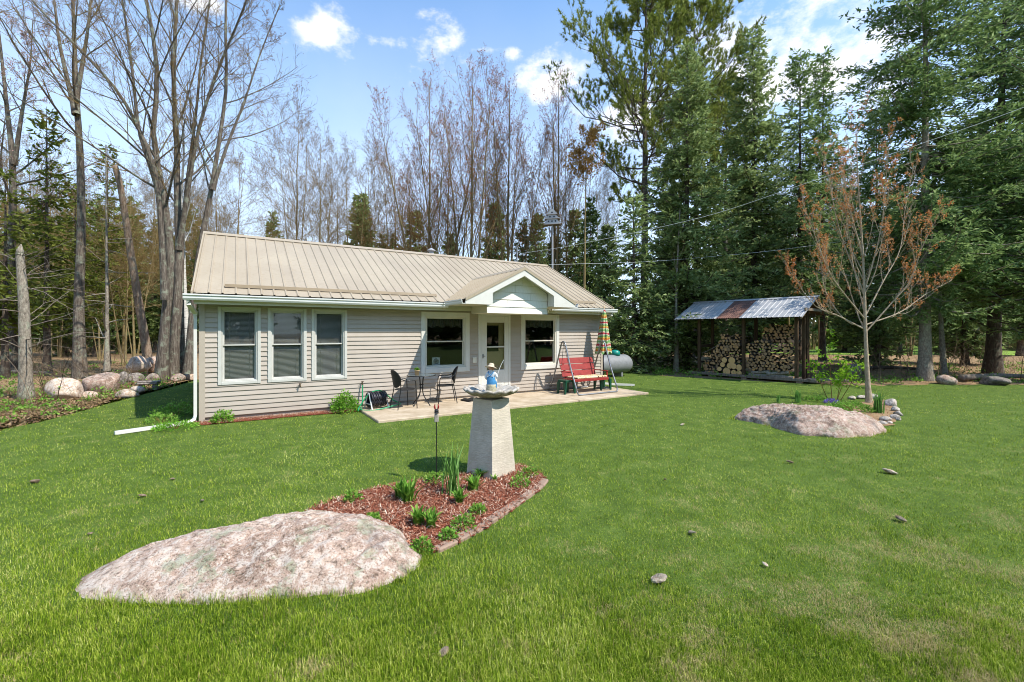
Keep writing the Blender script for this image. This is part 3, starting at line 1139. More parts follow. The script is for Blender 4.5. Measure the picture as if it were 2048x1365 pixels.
# ---- door
fr = MB()
u0, u1, z0, z1 = OPEN[4]
fr.bbox(u0, u0 + .075, -.036, .02, .085, z1, .006)
fr.bbox(u1 - .075, u1, -.036, .02, .085, z1, .006)
fr.bbox(u0 + .075, u1 - .075, -.036, .02, z1 - .075, z1, .006)
fr.build('door_casing', M['white'], cot)
st = MB().bbox(u0 + .04, u1 - .04, -.22, -.002, .085, .21, .01)
st.build('door_step', M['patio'], cot)
a, b, c, d = u0 + .08, u1 - .08, .225, z1 - .08
gx0, gx1, gz0, gz1 = 6.575, 7.15, .76, 2.10
dr = MB()
dr.bbox(a, gx0, -.030, .008, c, d, .006)
dr.bbox(gx1, b, -.030, .008, c, d, .006)
dr.bbox(gx0, gx1, -.030, .008, gz1, d, .006)
dr.bbox(gx0, gx1, -.030, .008, c, gz0, .006)
dr.bbox(gx0, gx1, -.026, .004, 1.395, 1.43, .004)
dr.bbox(gx0 + .03, gx1 - .03, -.034, -.028, c + .12, gz0 - .1, .004)
door = dr.build('storm_door', M['white'], cot)
for (y0, y1, dep) in ((1.43, gz1, -.016), (gz0, 1.395, -.010)):
    MB().box(gx0 - .004, gx1 + .004, dep, dep + .003, y0 - .004, y1 + .004).build('pane', M['glass'], door)
h = MB()
h.tube([(a + .06, -.03, 1.16), (a + .06, -.062, 1.16), (a + .11, -.066, 1.16)], .011, 8)
h.bbox(a + .04, a + .08, -.036, -.03, 1.10, 1.22, .004)
h.build('handle', M['steel'], door)
idr = MB()
idr.bbox(a, b, .06, .10, .2, 1.28, .006)
idr.bbox(a, gx0 - .05, .06, .10, 1.28, d, .006)
idr.bbox(gx1 - .14, b, .06, .10, 1.28, d, .006)
idr.bbox(gx0 - .05, gx1 - .14, .06, .10, 2.02, d, .006)
idr.build('inner_door', M['innerdoor'], cot)
# lights and sockets on the wall
o = MB().bbox(6.13, 6.25, -.045, -.012, .98, 1.14, .01).build('outlet_cover', M['offwhite'], cot)
for (uu, zz) in ((3.18, .62), (1.83, .66)):
    mb = MB()
    mb.tube([(uu, -.01, zz), (uu, -.07, zz), (uu, -.10, zz - .04)], .014, 8)
    mb.tube(arc((uu, -.085, zz + .035), .028, 0, 2 * math.pi, 12, 'xy'), .006, 5)
    mb.tube([(uu, -.085, zz), (uu, -.085, zz + .035)], .007, 6)
    mb.build('hose_tap', M['brass'], cot)

# ---- porch gable
PU, PW, PH = 6.86, 1.50, 1.64          # centre, front plane distance, half width
PZ, PE = 3.46, 2.63                    # ridge and eave height
PS = (PZ - PE) / PH
porch = MB().box(5.935, 7.785, -1.19, -.36, 2.315, 2.335).build('porch', M['soffit'], cot)
# side beams
MB().box(5.93, 5.96, -1.195, -.346, 2.336, 2.60).build('side_panel', M['soffit'], porch)
MB().box(7.76, 7.79, -1.195, -.346, 2.336, 2.60).build('side_panel', M['soffit'], porch)


def meet(u):
    """v where the porch slope meets the main roof, for a given u"""
    z = PZ - abs(u - PU) * PS
    return (z - EZ) / RP + EV


for side in (-1, 1):
    nrm = Vector((side * PS, 0, 1)).normalized()
    v = -PW
    while v < meet(PU) - .02:
        e = min(v + 4 * RIB, meet(PU) - .01)
        # profile of ribs along v, clipped by the valley on the lower side
        xs = [v + .0015]
        for q in range(4):
            r = v + .03 + RIB * q
            if r + .03 < e:
                xs += [r - .016, r - .012, r + .012, r + .016]
        xs.append(e - .0015)
        hs = [0.0] + [x for q in range((len(xs) - 2) // 4) for x in (0, .034, .034, 0)] + [0.0]
        V = []
        for low in (True, False):
            for x, hh in zip(xs, hs):
                if low:
                    k = PH + .03
                    zz = EZ + (x - EV) * RP      # main roof height at this v
                    k = min(k, max(.02, (PZ - zz) / PS + .02))
                else:
                    k = 0.0
                V.append(Vector((PU + side * k, x, PZ - k * PS)) + nrm * hh)
        n = len(xs)
        V2 = [p - nrm * .005 for p in V]
        Q = [(i, i + 1, n + i + 1, n + i) for i in range(n - 1)]
        Q += [(2 * n + i, 3 * n + i, 3 * n + i + 1, 2 * n + i + 1) for i in range(n - 1)]
        Q += [(i, 2 * n + i, 2 * n + i + 1, i + 1) for i in range(n - 1)]
        Q += [(0, n, 3 * n, 2 * n), (n - 1, 3 * n - 1, 4 * n - 1, 2 * n - 1)]
        link('roof_panel', np_mesh('roof_panel', [tuple(p) for p in V + V2], [Q], M['roof']), porch)
        v = e
mb = MB()
mb.prism([(PU - .13, PZ - .13 * PS + .024), (PU, PZ + .03), (PU + .13, PZ - .13 * PS + .024), (PU + .13, PZ - .13 * PS + .031), (PU, PZ + .038), (PU - .13, PZ - .13 * PS + .031)], -PW - .03, meet(PU) - .05, 'y')
mb.build('ridge_cap', M['roof'], porch)
for side in (-1, 1):
    s = side
    uo, ui = PU + s * (PH + .02), PU + s * .93
    zt = lambda u: PZ - abs(u - PU) * PS
    # tan metal edge over the white rake board
    mb = MB()
    P = [(PU, PZ + .028), (uo, zt(uo) + .028), (uo, zt(uo) - .05), (PU, PZ - .05)]
    mb.prism(P if s < 0 else P[::-1], -PW - .035, -PW - .005, 'y')
    mb.build('edge_trim', M['roof'], porch)
    mb = MB()
    P = [(PU, PZ - .052), (uo, zt(uo) - .052), (uo, 2.50), (ui, 2.50), (ui, zt(ui) - .20), (PU, PZ - .20)]
    mb.prism(P if s < 0 else P[::-1], -PW - .02, -PW + .012, 'y')
    mb.build('rake_board', M['white'], porch)
    mb = MB()
    mb.box(min(uo, ui), max(uo, ui), -PW + .014, -.50, 2.505, 2.525)
    mb.build('soffit', M['soffit'], porch)
    mb = MB()
    P = [(ui, 2.527), (ui, zt(ui) - .06), (ui + s * .02, zt(ui) - .06), (ui + s * .02, 2.527)]
    mb.prism(P if s > 0 else P[::-1], -PW + .014, -1.235, 'y')
    mb.build('return_board', M['white'], porch)
    # sloping ceiling of the recess
    mb = MB()
    P = [(PU, PZ - .12), (ui, zt(ui) - .12), (ui, zt(ui) - .10), (PU, PZ - .10)]
    mb.prism(P if s < 0 else P[::-1], -PW + .014, -1.235, 'y')
    mb.build('recess_soffit', M['white'], porch)
# shake courses of the gable wall
z = 2.31
ci = 0
while z < PZ - .16:
    zt_ = z + (.165 if ci == 0 else .19)
    half = min(.93, (PZ - .11 - z) / PS)
    half2 = max(0.02, min(.93, (PZ - .11 - zt_) / PS))
    splits = [-half, [.25, -.35, .4, -.1, .2, 0][ci % 6] * half, half]
    for a_, b_ in zip(splits, splits[1:]):
        t0 = max(-half2, min(half2, a_))
        t1 = max(-half2, min(half2, b_))
        if t1 - t0 < .02:
            t0, t1 = (t0, t0 + .02) if a_ < 0 else (t1 - .02, t1)
        V = [(PU + a_ + .002, -1.228, z), (PU + b_ - .002, -1.228, z), (PU + t1 - .002, -1.212, zt_ - .003), (PU + t0 + .002, -1.212, zt_ - .003)]
        V += [(x, -1.20, q) for (x, y, q) in V]
        Q = [(0, 1, 2, 3), (7, 6, 5, 4), (0, 4, 5, 1), (1, 5, 6, 2), (2, 6, 7, 3), (3, 7, 4, 0)]
        link('shake_panel', np_mesh('shake_panel', V, [Q], M['shake']), porch)
    z = zt_
    ci += 1
# gutter on the porch's left eave
GP2 = [(u - .0, q) for u, q in ((0, 2.50), (-.075, 2.50), (-.095, 2.535), (-.095, 2.565), (-.112, 2.58), (-.112, 2.605), (-.10, 2.605), (-.10, 2.585), (-.08, 2.57), (-.08, 2.535), (-.065, 2.513), (0, 2.513))]
for s in (-1, 1):
    mb = MB()
    P = [(PU + s * (PH + .022) - s * u, q) for u, q in GP2]
    mb.prism(P if s < 0 else P[::-1], -PW - .015, -.52, 'y')
    mb.build('gutter', M['gutter'], porch)
# stove pipe on the back slope
mb = MB()
vv = 4.3
zz = EZ + (HD - EV - vv) * RP
mb.bbox(6.50, 6.76, vv - .13, vv + .13, zz - .2, zz + .62, .01)
sp = mb.build('chimney', M['rust'], cot)
mb = MB()
mb.lathe([(.001, zz + .95), (.15, zz + .86), (.15, zz + .83), (.09, zz + .82), (.09, zz + .62)], 14, (6.63, vv, 0))
mb.build('chimney_cap', M['galv'], sp)
# ------------------------------------------------------------------ stones
def fbm(P, seed, f0=1.0, octs=5, gain=.55, lac=2.1):
    """cheap smooth noise: sums of randomly turned sine waves"""
    r = np.random.default_rng(seed)
    out = np.zeros(len(P))
    a, f = 1.0, f0
    for o in range(octs):
        s = np.zeros(len(P))
        for q in range(4):
            k = r.normal(size=3)
            k = k / np.linalg.norm(k) * f
            s += np.sin(P @ k + r.uniform(0, 6.28))
        out += a * s / 4
        a *= gain
        f *= lac
    return out


def dome_boulder(name, poly, h, peak, seed, mat, nr=46, na=150, p=2.3, rough=.03, flat=.0, label=None, group=None):
    """big half-buried rock: outline polygon in world coordinates, peak point, height"""
    poly = np.array(poly, float)
    c = np.array(peak, float)
    ang = np.linspace(0, 2 * math.pi, na, endpoint=False)
    # radius of the outline seen from the peak
    d = np.stack([np.cos(ang), np.sin(ang)], -1)
    rad = np.zeros(na)
    for i, dd in enumerate(d):
        for a, b in zip(poly, np.roll(poly, -1, 0)):
            e = b - a
            den = dd[0] * e[1] - dd[1] * e[0]
            if abs(den) < 1e-9:
                continue
            w = a - c
            t = (w[0] * e[1] - w[1] * e[0]) / den
            s = (w[0] * dd[1] - w[1] * dd[0]) / den
            if t > 0 and -1e-6 <= s <= 1 + 1e-6:
                rad[i] = max(rad[i], t)
    k = np.array([1, 2, 3, 2, 1.0])
    k /= k.sum()
    rad = sum(w * np.roll(rad, o) for w, o in zip(k, range(-2, 3)))
    t = np.linspace(0, 1, nr) ** .8
    V = []
    for q in t:
        xy = d * (rad * q)[:, None]
        z = h * (1 - q ** p) ** .68 * np.ones(na) - .03 * q ** 8
        V.append(np.column_stack([xy, z]))
    V = np.concatenate(V)
    Pn = V + np.array([c[0], c[1], 0])
    fade = np.repeat(1 - t ** 5 * .6, na)
    V[:, 2] += fade * (fbm(Pn, seed, 2.6, 4, .55) * rough * 1.7 + fbm(Pn, seed + 1, 16, 5, .8) * rough * .6)
    V[:, :2] += (fbm(Pn, seed + 2, 5, 4, .6) * rough * 1.2)[:, None] * np.repeat(t, na)[:, None]
    i = np.arange(nr - 1)[:, None] * na
    j = np.arange(na)[None]
    j2 = (j + 1) % na
    Q = np.stack([i + j, i + na + j, i + na + j2, i + j2], -1).reshape(-1, 4)
    me = np_mesh(name, V, [Q], mat, True)
    o = link(name, me, None, (c[0], c[1], 0))
    return tag(o, label, 'boulder', group)


def stone(name, x, y, z, sx, sy, sz, seed, mat, label, cat='stone', group=None, k=22, n=14, rz=0., ang=.22, sink=.25):
    t = np.linspace(0.03, math.pi - .03, n)
    a = np.arange(k) * 2 * math.pi / k
    D = np.stack([np.sin(t)[:, None] * np.cos(a), np.sin(t)[:, None] * np.sin(a), np.repeat(np.cos(t)[:, None], k, 1)], -1).reshape(-1, 3)
    r = np.random.default_rng(seed)
    rr = np.ones(len(D))
    for q in range(9):                                   # facets: planes that cut the ball
        nv = r.normal(size=3)
        nv /= np.linalg.norm(nv)
        lim = r.uniform(.62, .92)
        dp = D @ nv
        rr = np.where(dp > lim, np.minimum(rr, lim / np.maximum(dp, 1e-6)), rr)
    rr = rr * (1 + ang * .35 * fbm(D * 1.7, seed, 1.3, 4, .55))
    V = D * rr[:, None] * np.array([sx, sy, sz])
    i = np.arange(n - 1)[:, None] * k
    j = np.arange(k)[None]
    j2 = (j + 1) % k
    Q = np.stack([i + j, i + k + j, i + k + j2, i + j2], -1).reshape(-1, 4)
    o = link(name, np_mesh(name, V, [Q], mat, k > 14), None, (x, y, z + sz * (1 - 2 * sink)))
    o.rotation_euler = (0, 0, rz)
    return tag(o, label, cat, group)


B1 = [G(124, 1200), G(148, 1160), G(235, 1120), (-2.75, 3.9), (-2.45, 4.18), (-2.0, 4.32), (-1.45, 4.3), (-.98, 4.05), G(830, 1098), G(852, 1112), G(835, 1140), G(790, 1165), G(730, 1188),
      G(640, 1192), G(560, 1198), G(470, 1205), G(380, 1208), G(300, 1212), G(220, 1212)]
dome_boulder('granite_boulder', B1, .245, (-1.80, 3.66), 3, M['granite'], 90, 260, 1.75, .030, label='broad pink granite boulder half buried in front of the red mulch bed')
B2 = [(4.62, 9.35), (5.0, 8.75), G(1560, 862), G(1600, 872), G(1680, 876), G(1740, 874), G(1779, 863), (7.0, 8.75), (6.55, 9.4), (5.9, 9.85), (5.1, 9.85)]
dome_boulder('granite_boulder', B2, .385, (5.75, 9.05), 14, M['granite_b'], 60, 190, 2.9, .05, label='rosy low boulder in the lawn in front of the young orange maple')

# boulder pile along the left edge of the lawn
LB = [  # px centre, base py, width px, height px, lift, material, label
    (108, 801, 76, 48, 0, 'granite_c', 'pale tan boulder nearest the broken trunk on the left'),
    (192, 786, 78, 46, 0, 'granite_b', 'wide rosy boulder in the middle of the left rock pile'),
    (268, 752, 52, 30, .28, 'granite_c', 'tan rock resting on top of the left rock pile'),
    (296, 748, 38, 26, .22, 'granite_b', 'smooth rosy rock beside the foot of the maple clump'),
    (292, 768, 32, 22, 0, 'granite_b', 'squat reddish rock under the smooth rosy one'),
    (260, 790, 27, 18, 0, 'granite_c', 'small round tan boulder at the lawn edge by the rock pile'),
    (258, 767, 36, 22, 0, 'granite_d', 'dark grey rock in the shade of the rock pile'),
    (344, 764, 30, 18, 0, 'granite_b', 'rosy stone at the right foot of the maple clump'),
    (371, 760, 22, 17, 0, 'granite_c', 'small pale stone at the foot of the white birch'),
    (234, 772, 24, 24, .1, 'granite_d', 'upright dark rock leaning on the wide rosy boulder'),
    (240, 797, 40, 18, 0, 'granite_c', 'low pale rock in front of the wide rosy boulder'),
    (160, 798, 34, 14, 0, 'granite_c', 'flat pale stone between the two largest left boulders'),
    (318, 744, 26, 20, .1, 'granite_d', 'grey rock behind the foot of the maple clump'),
]
for i, (px, py, w, h, lift, mt, lb) in enumerate(LB):
    x, y = G(px, py)
    y += .25
    wm, hm = w * y / F, h * y / F
    stone('boulder', x, y, lift, wm / 2 * .97, wm / 2 * .8, hm / 2 * 1.2, 40 + i, M[mt], lb, 'boulder', 'boulders of the pile at the left lawn edge', 30, 20, i * 1.3, .3)
# stones round the little bed on the right
RB = [(1783, 812, 24, 14), (1790, 823, 17, 10), (1796, 831, 15, 10), (1789, 838, 18, 9), (1772, 842, 24, 9), (1764, 849, 16, 7), (1780, 848, 12, 6), (1797, 841, 10, 7), (1744, 797, 20, 9), (1722, 798, 20, 8), (1704, 799, 16, 7)]
RL = ['largest pale stone at the back of the right stone row', 'oval stone just below the largest pale one', 'round stone at the outer bend of the stone row', 'low stone in the middle of the stone row', 'wide flat stone at the front of the stone row',
      'small stone at the front end of the row', 'tiny stone tucked in front of the wide flat one', 'small outer stone on the lawn side of the row', 'grey stone just left of the maple sapling foot', 'middle grey stone of three behind the bed', 'leftmost grey stone of three behind the bed']
for i, ((px, py, w, h), lb) in enumerate(zip(RB, RL)):
    x, y = G(px, py)
    stone('edge_stone', x, y, 0, w * y / F / 2 * 1.15, w * y / F / 2 * .9, h * y / F / 2 * 1.3, 70 + i, M['pebble'], lb, 'stone', 'stones edging the maple bed', 18, 12, i * 1.1, .15, .22)
for i, (px, py, w, h, mt, lb) in enumerate([(1708, 752, 42, 24, 'granite_d', 'grey rock in the brush left of the maple trunk'), (1890, 768, 46, 18, 'granite_b', 'low rock at the foot of the pale fir trunk'),
                                            (1990, 770, 50, 16, 'granite_d', 'dark rock at the lawn edge far right')]):
    x, y = G(px, py)
    stone('rock', x, y, 0, w * y / F / 2, w * y / F / 2 * .8, h * y / F / 2 * 1.4, 90 + i, M[mt], lb, 'rock', None, 22, 14, i, .25)

# chips of bark and stone lying on the lawn
CH_ = [(1318, 1167, 38, 'pale bark chip lying nearest the middle of the front lawn', 'granite_c'), (888, 1313, 30, 'brown chip of bark at the bottom edge of the lawn', 'bark_dead'), (1803, 1045, 24, 'reddish bark chip on the right of the lawn', 'bark_dead'),
       (1778, 948, 26, 'flat pale chip on the far right of the lawn', 'granite_c'), (285, 996, 16, 'small chip on the lawn left of the mulch bed', 'bark_dead'), (70, 968, 22, 'brown leaf of bark on the left edge of the lawn', 'bark_dead'),
       (1382, 1070, 18, 'thin sliver of bark in the middle right lawn', 'bark_dead'), (1365, 852, 10, 'tiny pale chip on the lawn before the wood shed', 'granite_c'), (1210, 797, 14, 'small pale chip on the grass before the swing', 'granite_c'),
       (1530, 1134, 14, 'small white chip on the worn part of the lawn', 'granite_c'), (1580, 928, 14, 'dark bark sliver on the lawn below the right boulder', 'bark_dead'), (1330, 962, 8, 'tiny reddish chip on the lawn right of the mulch bed', 'bark_dead'), (345, 962, 12, 'dark leaf on the lawn between cottage and boulder', 'bark_dead'), (405, 1005, 12, 'small brown chip on the grass behind the granite boulder', 'bark_dead'),
       (180, 1072, 12, 'small brown bark flake on the lower left lawn', 'bark_dead')]
for i, (px, py, w, lb, mt) in enumerate(CH_):
    x, y = G(px, py)
    s = w * y / F / 2
    o = stone('bark_chip', x, y, .012, s, s * .6, s * .25 + .004, 120 + i, M[mt], lb, 'bark chip', None, 12, 7, i * .9, .5, .0)
    o.rotation_euler = (.15, -.2, i * .9)

# ------------------------------------------------------------------ mulch bed in front
BED = [G(590, 1038), G(640, 1012), G(700, 992), G(800, 968), G(880, 958), G(940, 948), (-.30, 6.12), (.12, 6.12), G(1062, 938), G(1092, 958), G(1078, 984), G(1040, 1012), G(1000, 1040), G(965, 1062), G(925, 1085), G(868, 1110), (-.95, 3.75), (-1.5, 3.8), (-2.0, 4.1)]
BEDW = wob(BED, .025, 6, 5)
o = sheet('mulch_soil', BEDW, .016, M['bed'])


def in_poly(poly, n, rng):
    P = np.asarray(poly)
    lo, hi = P.min(0), P.max(0)
    out = np.zeros((0, 2))
    while len(out) < n:
        q = rng.uniform(lo, hi, (n * 2, 2))
        out = np.concatenate([out, q[inside(P, q[:, 0], q[:, 1])]])
    return out[:n]


def chips(name, polys, mat, zf, rng, lmin=.02, lmax=.07, wid=.25, tilt=.5, th=.3):
    """thin loose slivers (flat boxes without a bottom)"""
    xy = np.concatenate([in_poly(p, n, rng) for p, n in polys])
    n = len(xy)
    L = rng.uniform(lmin, lmax, n)
    Wd = L * rng.uniform(wid * .5, wid * 1.5, n)
    a = rng.uniform(0, 6.283, n)
    tl = rng.normal(0, tilt, n)
    ax = np.stack([np.cos(a) * np.cos(tl), np.sin(a) * np.cos(tl), np.sin(tl)], -1)
    sx = np.stack([-np.sin(a), np.cos(a), rng.normal(0, .35, n)], -1)
    sx = unit(sx)
    up = np.cross(ax, sx)
    c = np.column_stack([xy, zf + rng.uniform(0, 1, n) * .022 + np.abs(np.sin(tl)) * L * .35])
    t = Wd * th
    V = np.stack([c - ax * L[:, None] / 2 - sx * Wd[:, None] / 2, c + ax * L[:, None] / 2 - sx * Wd[:, None] / 3, c + ax * L[:, None] / 2 + sx * Wd[:, None] / 3, c - ax * L[:, None] / 2 + sx * Wd[:, None] / 2, c + up * t[:, None]], 1).reshape(-1, 3)
    b = np.arange(n)[:, None] * 5
    T = np.concatenate([b + np.array([[0, 1, 4]]), b + np.array([[1, 2, 4]]), b + np.array([[2, 3, 4]]), b + np.array([[3, 0, 4]])])
    o = link(name, np_mesh(name, V, [T], mat))
    return tag(o, kind='stuff')


STRIP = [hw(.1, -.38), hw(1.4, -.34), hw(3.0, -.42), hw(3.3, -.3), hw(3.05, 0), hw(.0, 0), hw(-.15, -.1)]
RBED = [G(1690, 845), G(1720, 806), G(1770, 800), G(1800, 822), G(1792, 845), G(1762, 858), (7.0, 8.9)]
STRIPW = wob(STRIP, .02, 6, 6)
RBEDW = wob(RBED, .04, 5, 7)
sheet('mulch_soil', STRIPW, .012, M['bed'])
sheet('bed_soil', RBEDW, .012, M['floor'])
chips('mulch', [(BEDW, 15000), (STRIPW, 3500), (RBEDW, 500)], M['chips'], .018, RNG, .012, .052, .2)
# edging pavers along the right side of the bed
EP = [G(870, 1104), G(925, 1078), G(965, 1055), G(1000, 1032), G(1040, 1004), G(1076, 978), G(1090, 962)]
ep = smooth_path([(x, y, 0) for x, y in EP], 60)
sl = np.concatenate([[0], np.cumsum(np.linalg.norm(np.diff(ep, axis=0), axis=1))])
nb = 9
for i in range(nb):
    s0, s1 = sl[-1] * i / nb + .006, sl[-1] * (i + 1) / nb - .006
    p = [np.array([np.interp(s, sl, ep[:, q]) for q in range(3)]) for s in (s0, s1)]
    mid = (p[0] + p[1]) / 2
    dd = p[1] - p[0]
    mb = MB()
    ln = np.linalg.norm(dd)
    mb.bbox(-ln / 2, ln / 2, -.048, .048, -.03, .034 + .006 * math.sin(i * 2.3), .012)
    o = mb.build('edging_stone', M['edging'], None, loc=tuple(mid))
    o.rotation_euler = (.05 * math.sin(i * 1.7), .03 * math.sin(i * 2.9), math.atan2(dd[1], dd[0]))
    tag(o, 'grey brown edging stone along the right side of the mulch bed', 'edging stone', 'edging stones of the mulch bed')

# ------------------------------------------------------------------ bird bath and statue
bx, by = -.27, 5.76
bb = empty('bird_bath', (bx, by, 0), math.radians(50), 'scalloped stone bird bath bowl on a tall tapered concrete pedestal', 'bird bath')
mb = MB()
nseg = 14
for q in range(nseg):
    z0, z1 = .98 * q / nseg, .98 * (q + 1) / nseg
    s0, s1 = .225 + (.163 - .225) * q / nseg, .225 + (.163 - .225) * (q + 1) / nseg
    V = [(-s0, -s0, z0), (s0, -s0, z0), (s0, s0, z0), (-s0, s0, z0), (-s1, -s1, z1), (s1, -s1, z1), (s1, s1, z1), (-s1, s1, z1)]
    mb.add(V, [[(0, 1, 5, 4), (1, 2, 6, 5), (2, 3, 7, 6), (3, 0, 4, 7)] + ([(4, 5, 6, 7)] if q == nseg - 1 else [])])
mb.build('pedestal', M['concrete'], bb)
k = 120
a = np.arange(k) * 2 * math.pi / k
sc = np.cos(a * 15)
prof = [(.02, .985, 0), (.11, .985, 0), (.13, 1.0, 0), (.22, 1.022, .3), (.30, 1.05, .8), (.345, 1.078, 1), (.362, 1.098, 1), (.352, 1.116, 1), (.325, 1.112, .9), (.26, 1.075, .5), (.18, 1.055, .2), (.02, 1.05, 0)]
V = np.concatenate([np.stack([(r + .008 * w * sc) * np.cos(a), (r + .008 * w * sc) * np.sin(a), z + .010 * w * sc], -1) for r, z, w in prof])
n = len(prof)
i = np.arange(n - 1)[:, None] * k
j = np.arange(k)[None]
j2 = (j + 1) % k
link('bowl', np_mesh('bowl', V, [np.stack([i + j, i + j2, i + k + j2, i + k + j], -1).reshape(-1, 4)], M['bowl'], True), bb)

st = empty('boy_statue', (bx, by, 1.052), math.radians(-8), 'painted garden statue of a fishing boy in straw hat and blue overalls', 'statue')
mb = MB()
mb.lathe([(.001, .11), (.05, .112), (.066, .10), (.062, .08), (.07, .05), (.066, .03), (.075, .0)], 18, sy=.9)
o = mb.build('stump', M['stump'], st, True)
# body: one skinned surface (pelvis, chest, neck, arms, legs bent over the stump)
J = {'pel': (0, 0, .13, .043, .036), 'wai': (0, .002, .18, .040, .033), 'che': (0, .006, .235, .046, .035), 'nec': (0, .008, .275, .02, .02), 'hed': (0, .010, .30, .03, .03),
     'lsh': (-.05, .006, .25, .020, .020), 'lel': (-.075, -.002, .195, .019, .019), 'lwr': (-.062, .045, .165, .014, .014), 'rsh': (.05, .006, .25, .020, .020), 'rel': (.078, .0, .20, .019, .019), 'rwr': (.06, .055, .185, .014, .014),
     'lhi': (-.025, .02, .125, .03, .03), 'lkn': (-.032, .085, .115, .022, .022), 'lan': (-.032, .095, .045, .017, .017), 'rhi': (.025, .02, .125, .03, .03), 'rkn': (.032, .085, .115, .022, .022), 'ran': (.032, .095, .045, .017, .017)}
ED = [('pel', 'wai'), ('wai', 'che'), ('che', 'nec'), ('nec', 'hed'), ('che', 'lsh'), ('lsh', 'lel'), ('lel', 'lwr'), ('che', 'rsh'), ('rsh', 'rel'), ('rel', 'rwr'), ('pel', 'lhi'), ('lhi', 'lkn'), ('lkn', 'lan'), ('pel', 'rhi'), ('rhi', 'rkn'), ('rkn', 'ran')]
names = list(J)
me = bpy.data.meshes.new('body')
me.from_pydata([J[q][:3] for q in names], [(names.index(p), names.index(q)) for p, q in ED], [])
me.materials.append(M['shirt'])
o = link('body', me, st)
sk = o.modifiers.new('skin', 'SKIN')
for i, q in enumerate(names):
    me.skin_vertices[0].data[i].radius = J[q][3:]
me.skin_vertices[0].data[0].use_root = True
ss = o.modifiers.new('sub', 'SUBSURF')
ss.levels = ss.render_levels = 2
mb = MB()
mb.lathe([(.055, .095), (.060, .12), (.058, .15), (.054, .19), (.050, .205), (.046, .206)], 24, (0, .0, 0), sy=.86)
ov = mb.build('overalls', M['denim'], st, True)
for s in (-1, 1):                         # crossed straps over the back, and the trouser legs
    mb = MB()
    mb.tube(smooth_path([(s * .032, -.038, .20), (0, -.044, .228), (-s * .03, -.032, .258), (-s * .036, .004, .272), (-s * .03, .042, .235), (-s * .026, .046, .20)], 18), .0055, 6)
    mb.build('strap', M['denim'], st)
    mb = MB()
    mb.tube(smooth_path([(s * .026, .02, .125), (s * .034, .088, .116), (s * .034, .098, .055)], 10), [.034, .033, .032, .030, .028, .027, .026, .026, .026, .027], 12)
    mb.build('trouser_leg', M['denim'], st, True)
mb = MB()
mb.ball((0, .012, .315), .036, 16, 12, s=(.95, 1, 1.08))
mb.ball((0, .05, .312), .008, 8, 6)
mb.ball((-.036, .012, .312), .009, 8, 6, s=(.5, 1, 1.2))
mb.ball((.036, .012, .312), .009, 8, 6, s=(.5, 1, 1.2))
hd = mb.build('head', M['skin'], st, True)
mb = MB()
for s in (-1, 1):
    mb.ball((s * .014, .046, .322), .0045, 8, 6)
mb.tube([(-.01, .0475, .297), (0, .0495, .295), (.01, .0475, .297)], .002, 5)
mb.build('eyes_and_mouth', M['bark_dark'], hd)
mb = MB()
mb.M = Matrix.Translation((0, .005, .338)) @ Matrix.Rotation(math.radians(-14), 4, 'X') @ Matrix.Rotation(math.radians(8), 4, 'Y')
mb.lathe([(.001, .044), (.022, .042), (.034, .03), (.038, .008), (.042, .002), (.062, -.006), (.080, -.012), (.081, -.017), (.062, -.012), (.036, -.006), (.03, -.004)], 28)
mb.build('hat', M['straw'], st, True)
mb = MB()
mb.tube(smooth_path([(.06, .055, .185), (.085, .07, .27), (.115, .085, .35), (.15, .10, .42)], 14), np.linspace(.0055, .003, 14), 6)
fr_ = mb.build('fishing_rod', M['plastic_white'], st)
mb = MB()
mb.tube([(.15, .10, .42), (.152, .10, .30), (.155, .10, .20)], .0012, 4)
mb.build('fishing_line', M['plastic_white'], fr_)

# garden stake with a small red eared ornament
sx_, sy_ = G(873, 966)
o = empty('garden_stake', (sx_, sy_, 0), 0, 'thin black garden stake topped by a small ornament with two red prongs', 'garden stake')
MB().tube([(0, 0, -.02), (.002, 0, .35), (-.002, 0, .78)], .0065, 6).build('rod', M['black_metal'], o)
mb = MB()
mb.bbox(-.024, .024, -.018, .018, .74, .84, .006)
mb.build('body', M['bowl'], o)
mb = MB()
mb.ball((0, 0, .875), .027, 12, 8)
mb.lathe([(.03, .848), (.024, .865), (.001, .87)], 12)
mb.build('head', M['black_metal'], o)
for s in (-1, 1):
    MB().tube([(s * .014, 0, .89), (s * .024, 0, .925), (s * .018, 0, .965)], [.008, .011, .003], 7).build('prong', M['red_metal'], o)


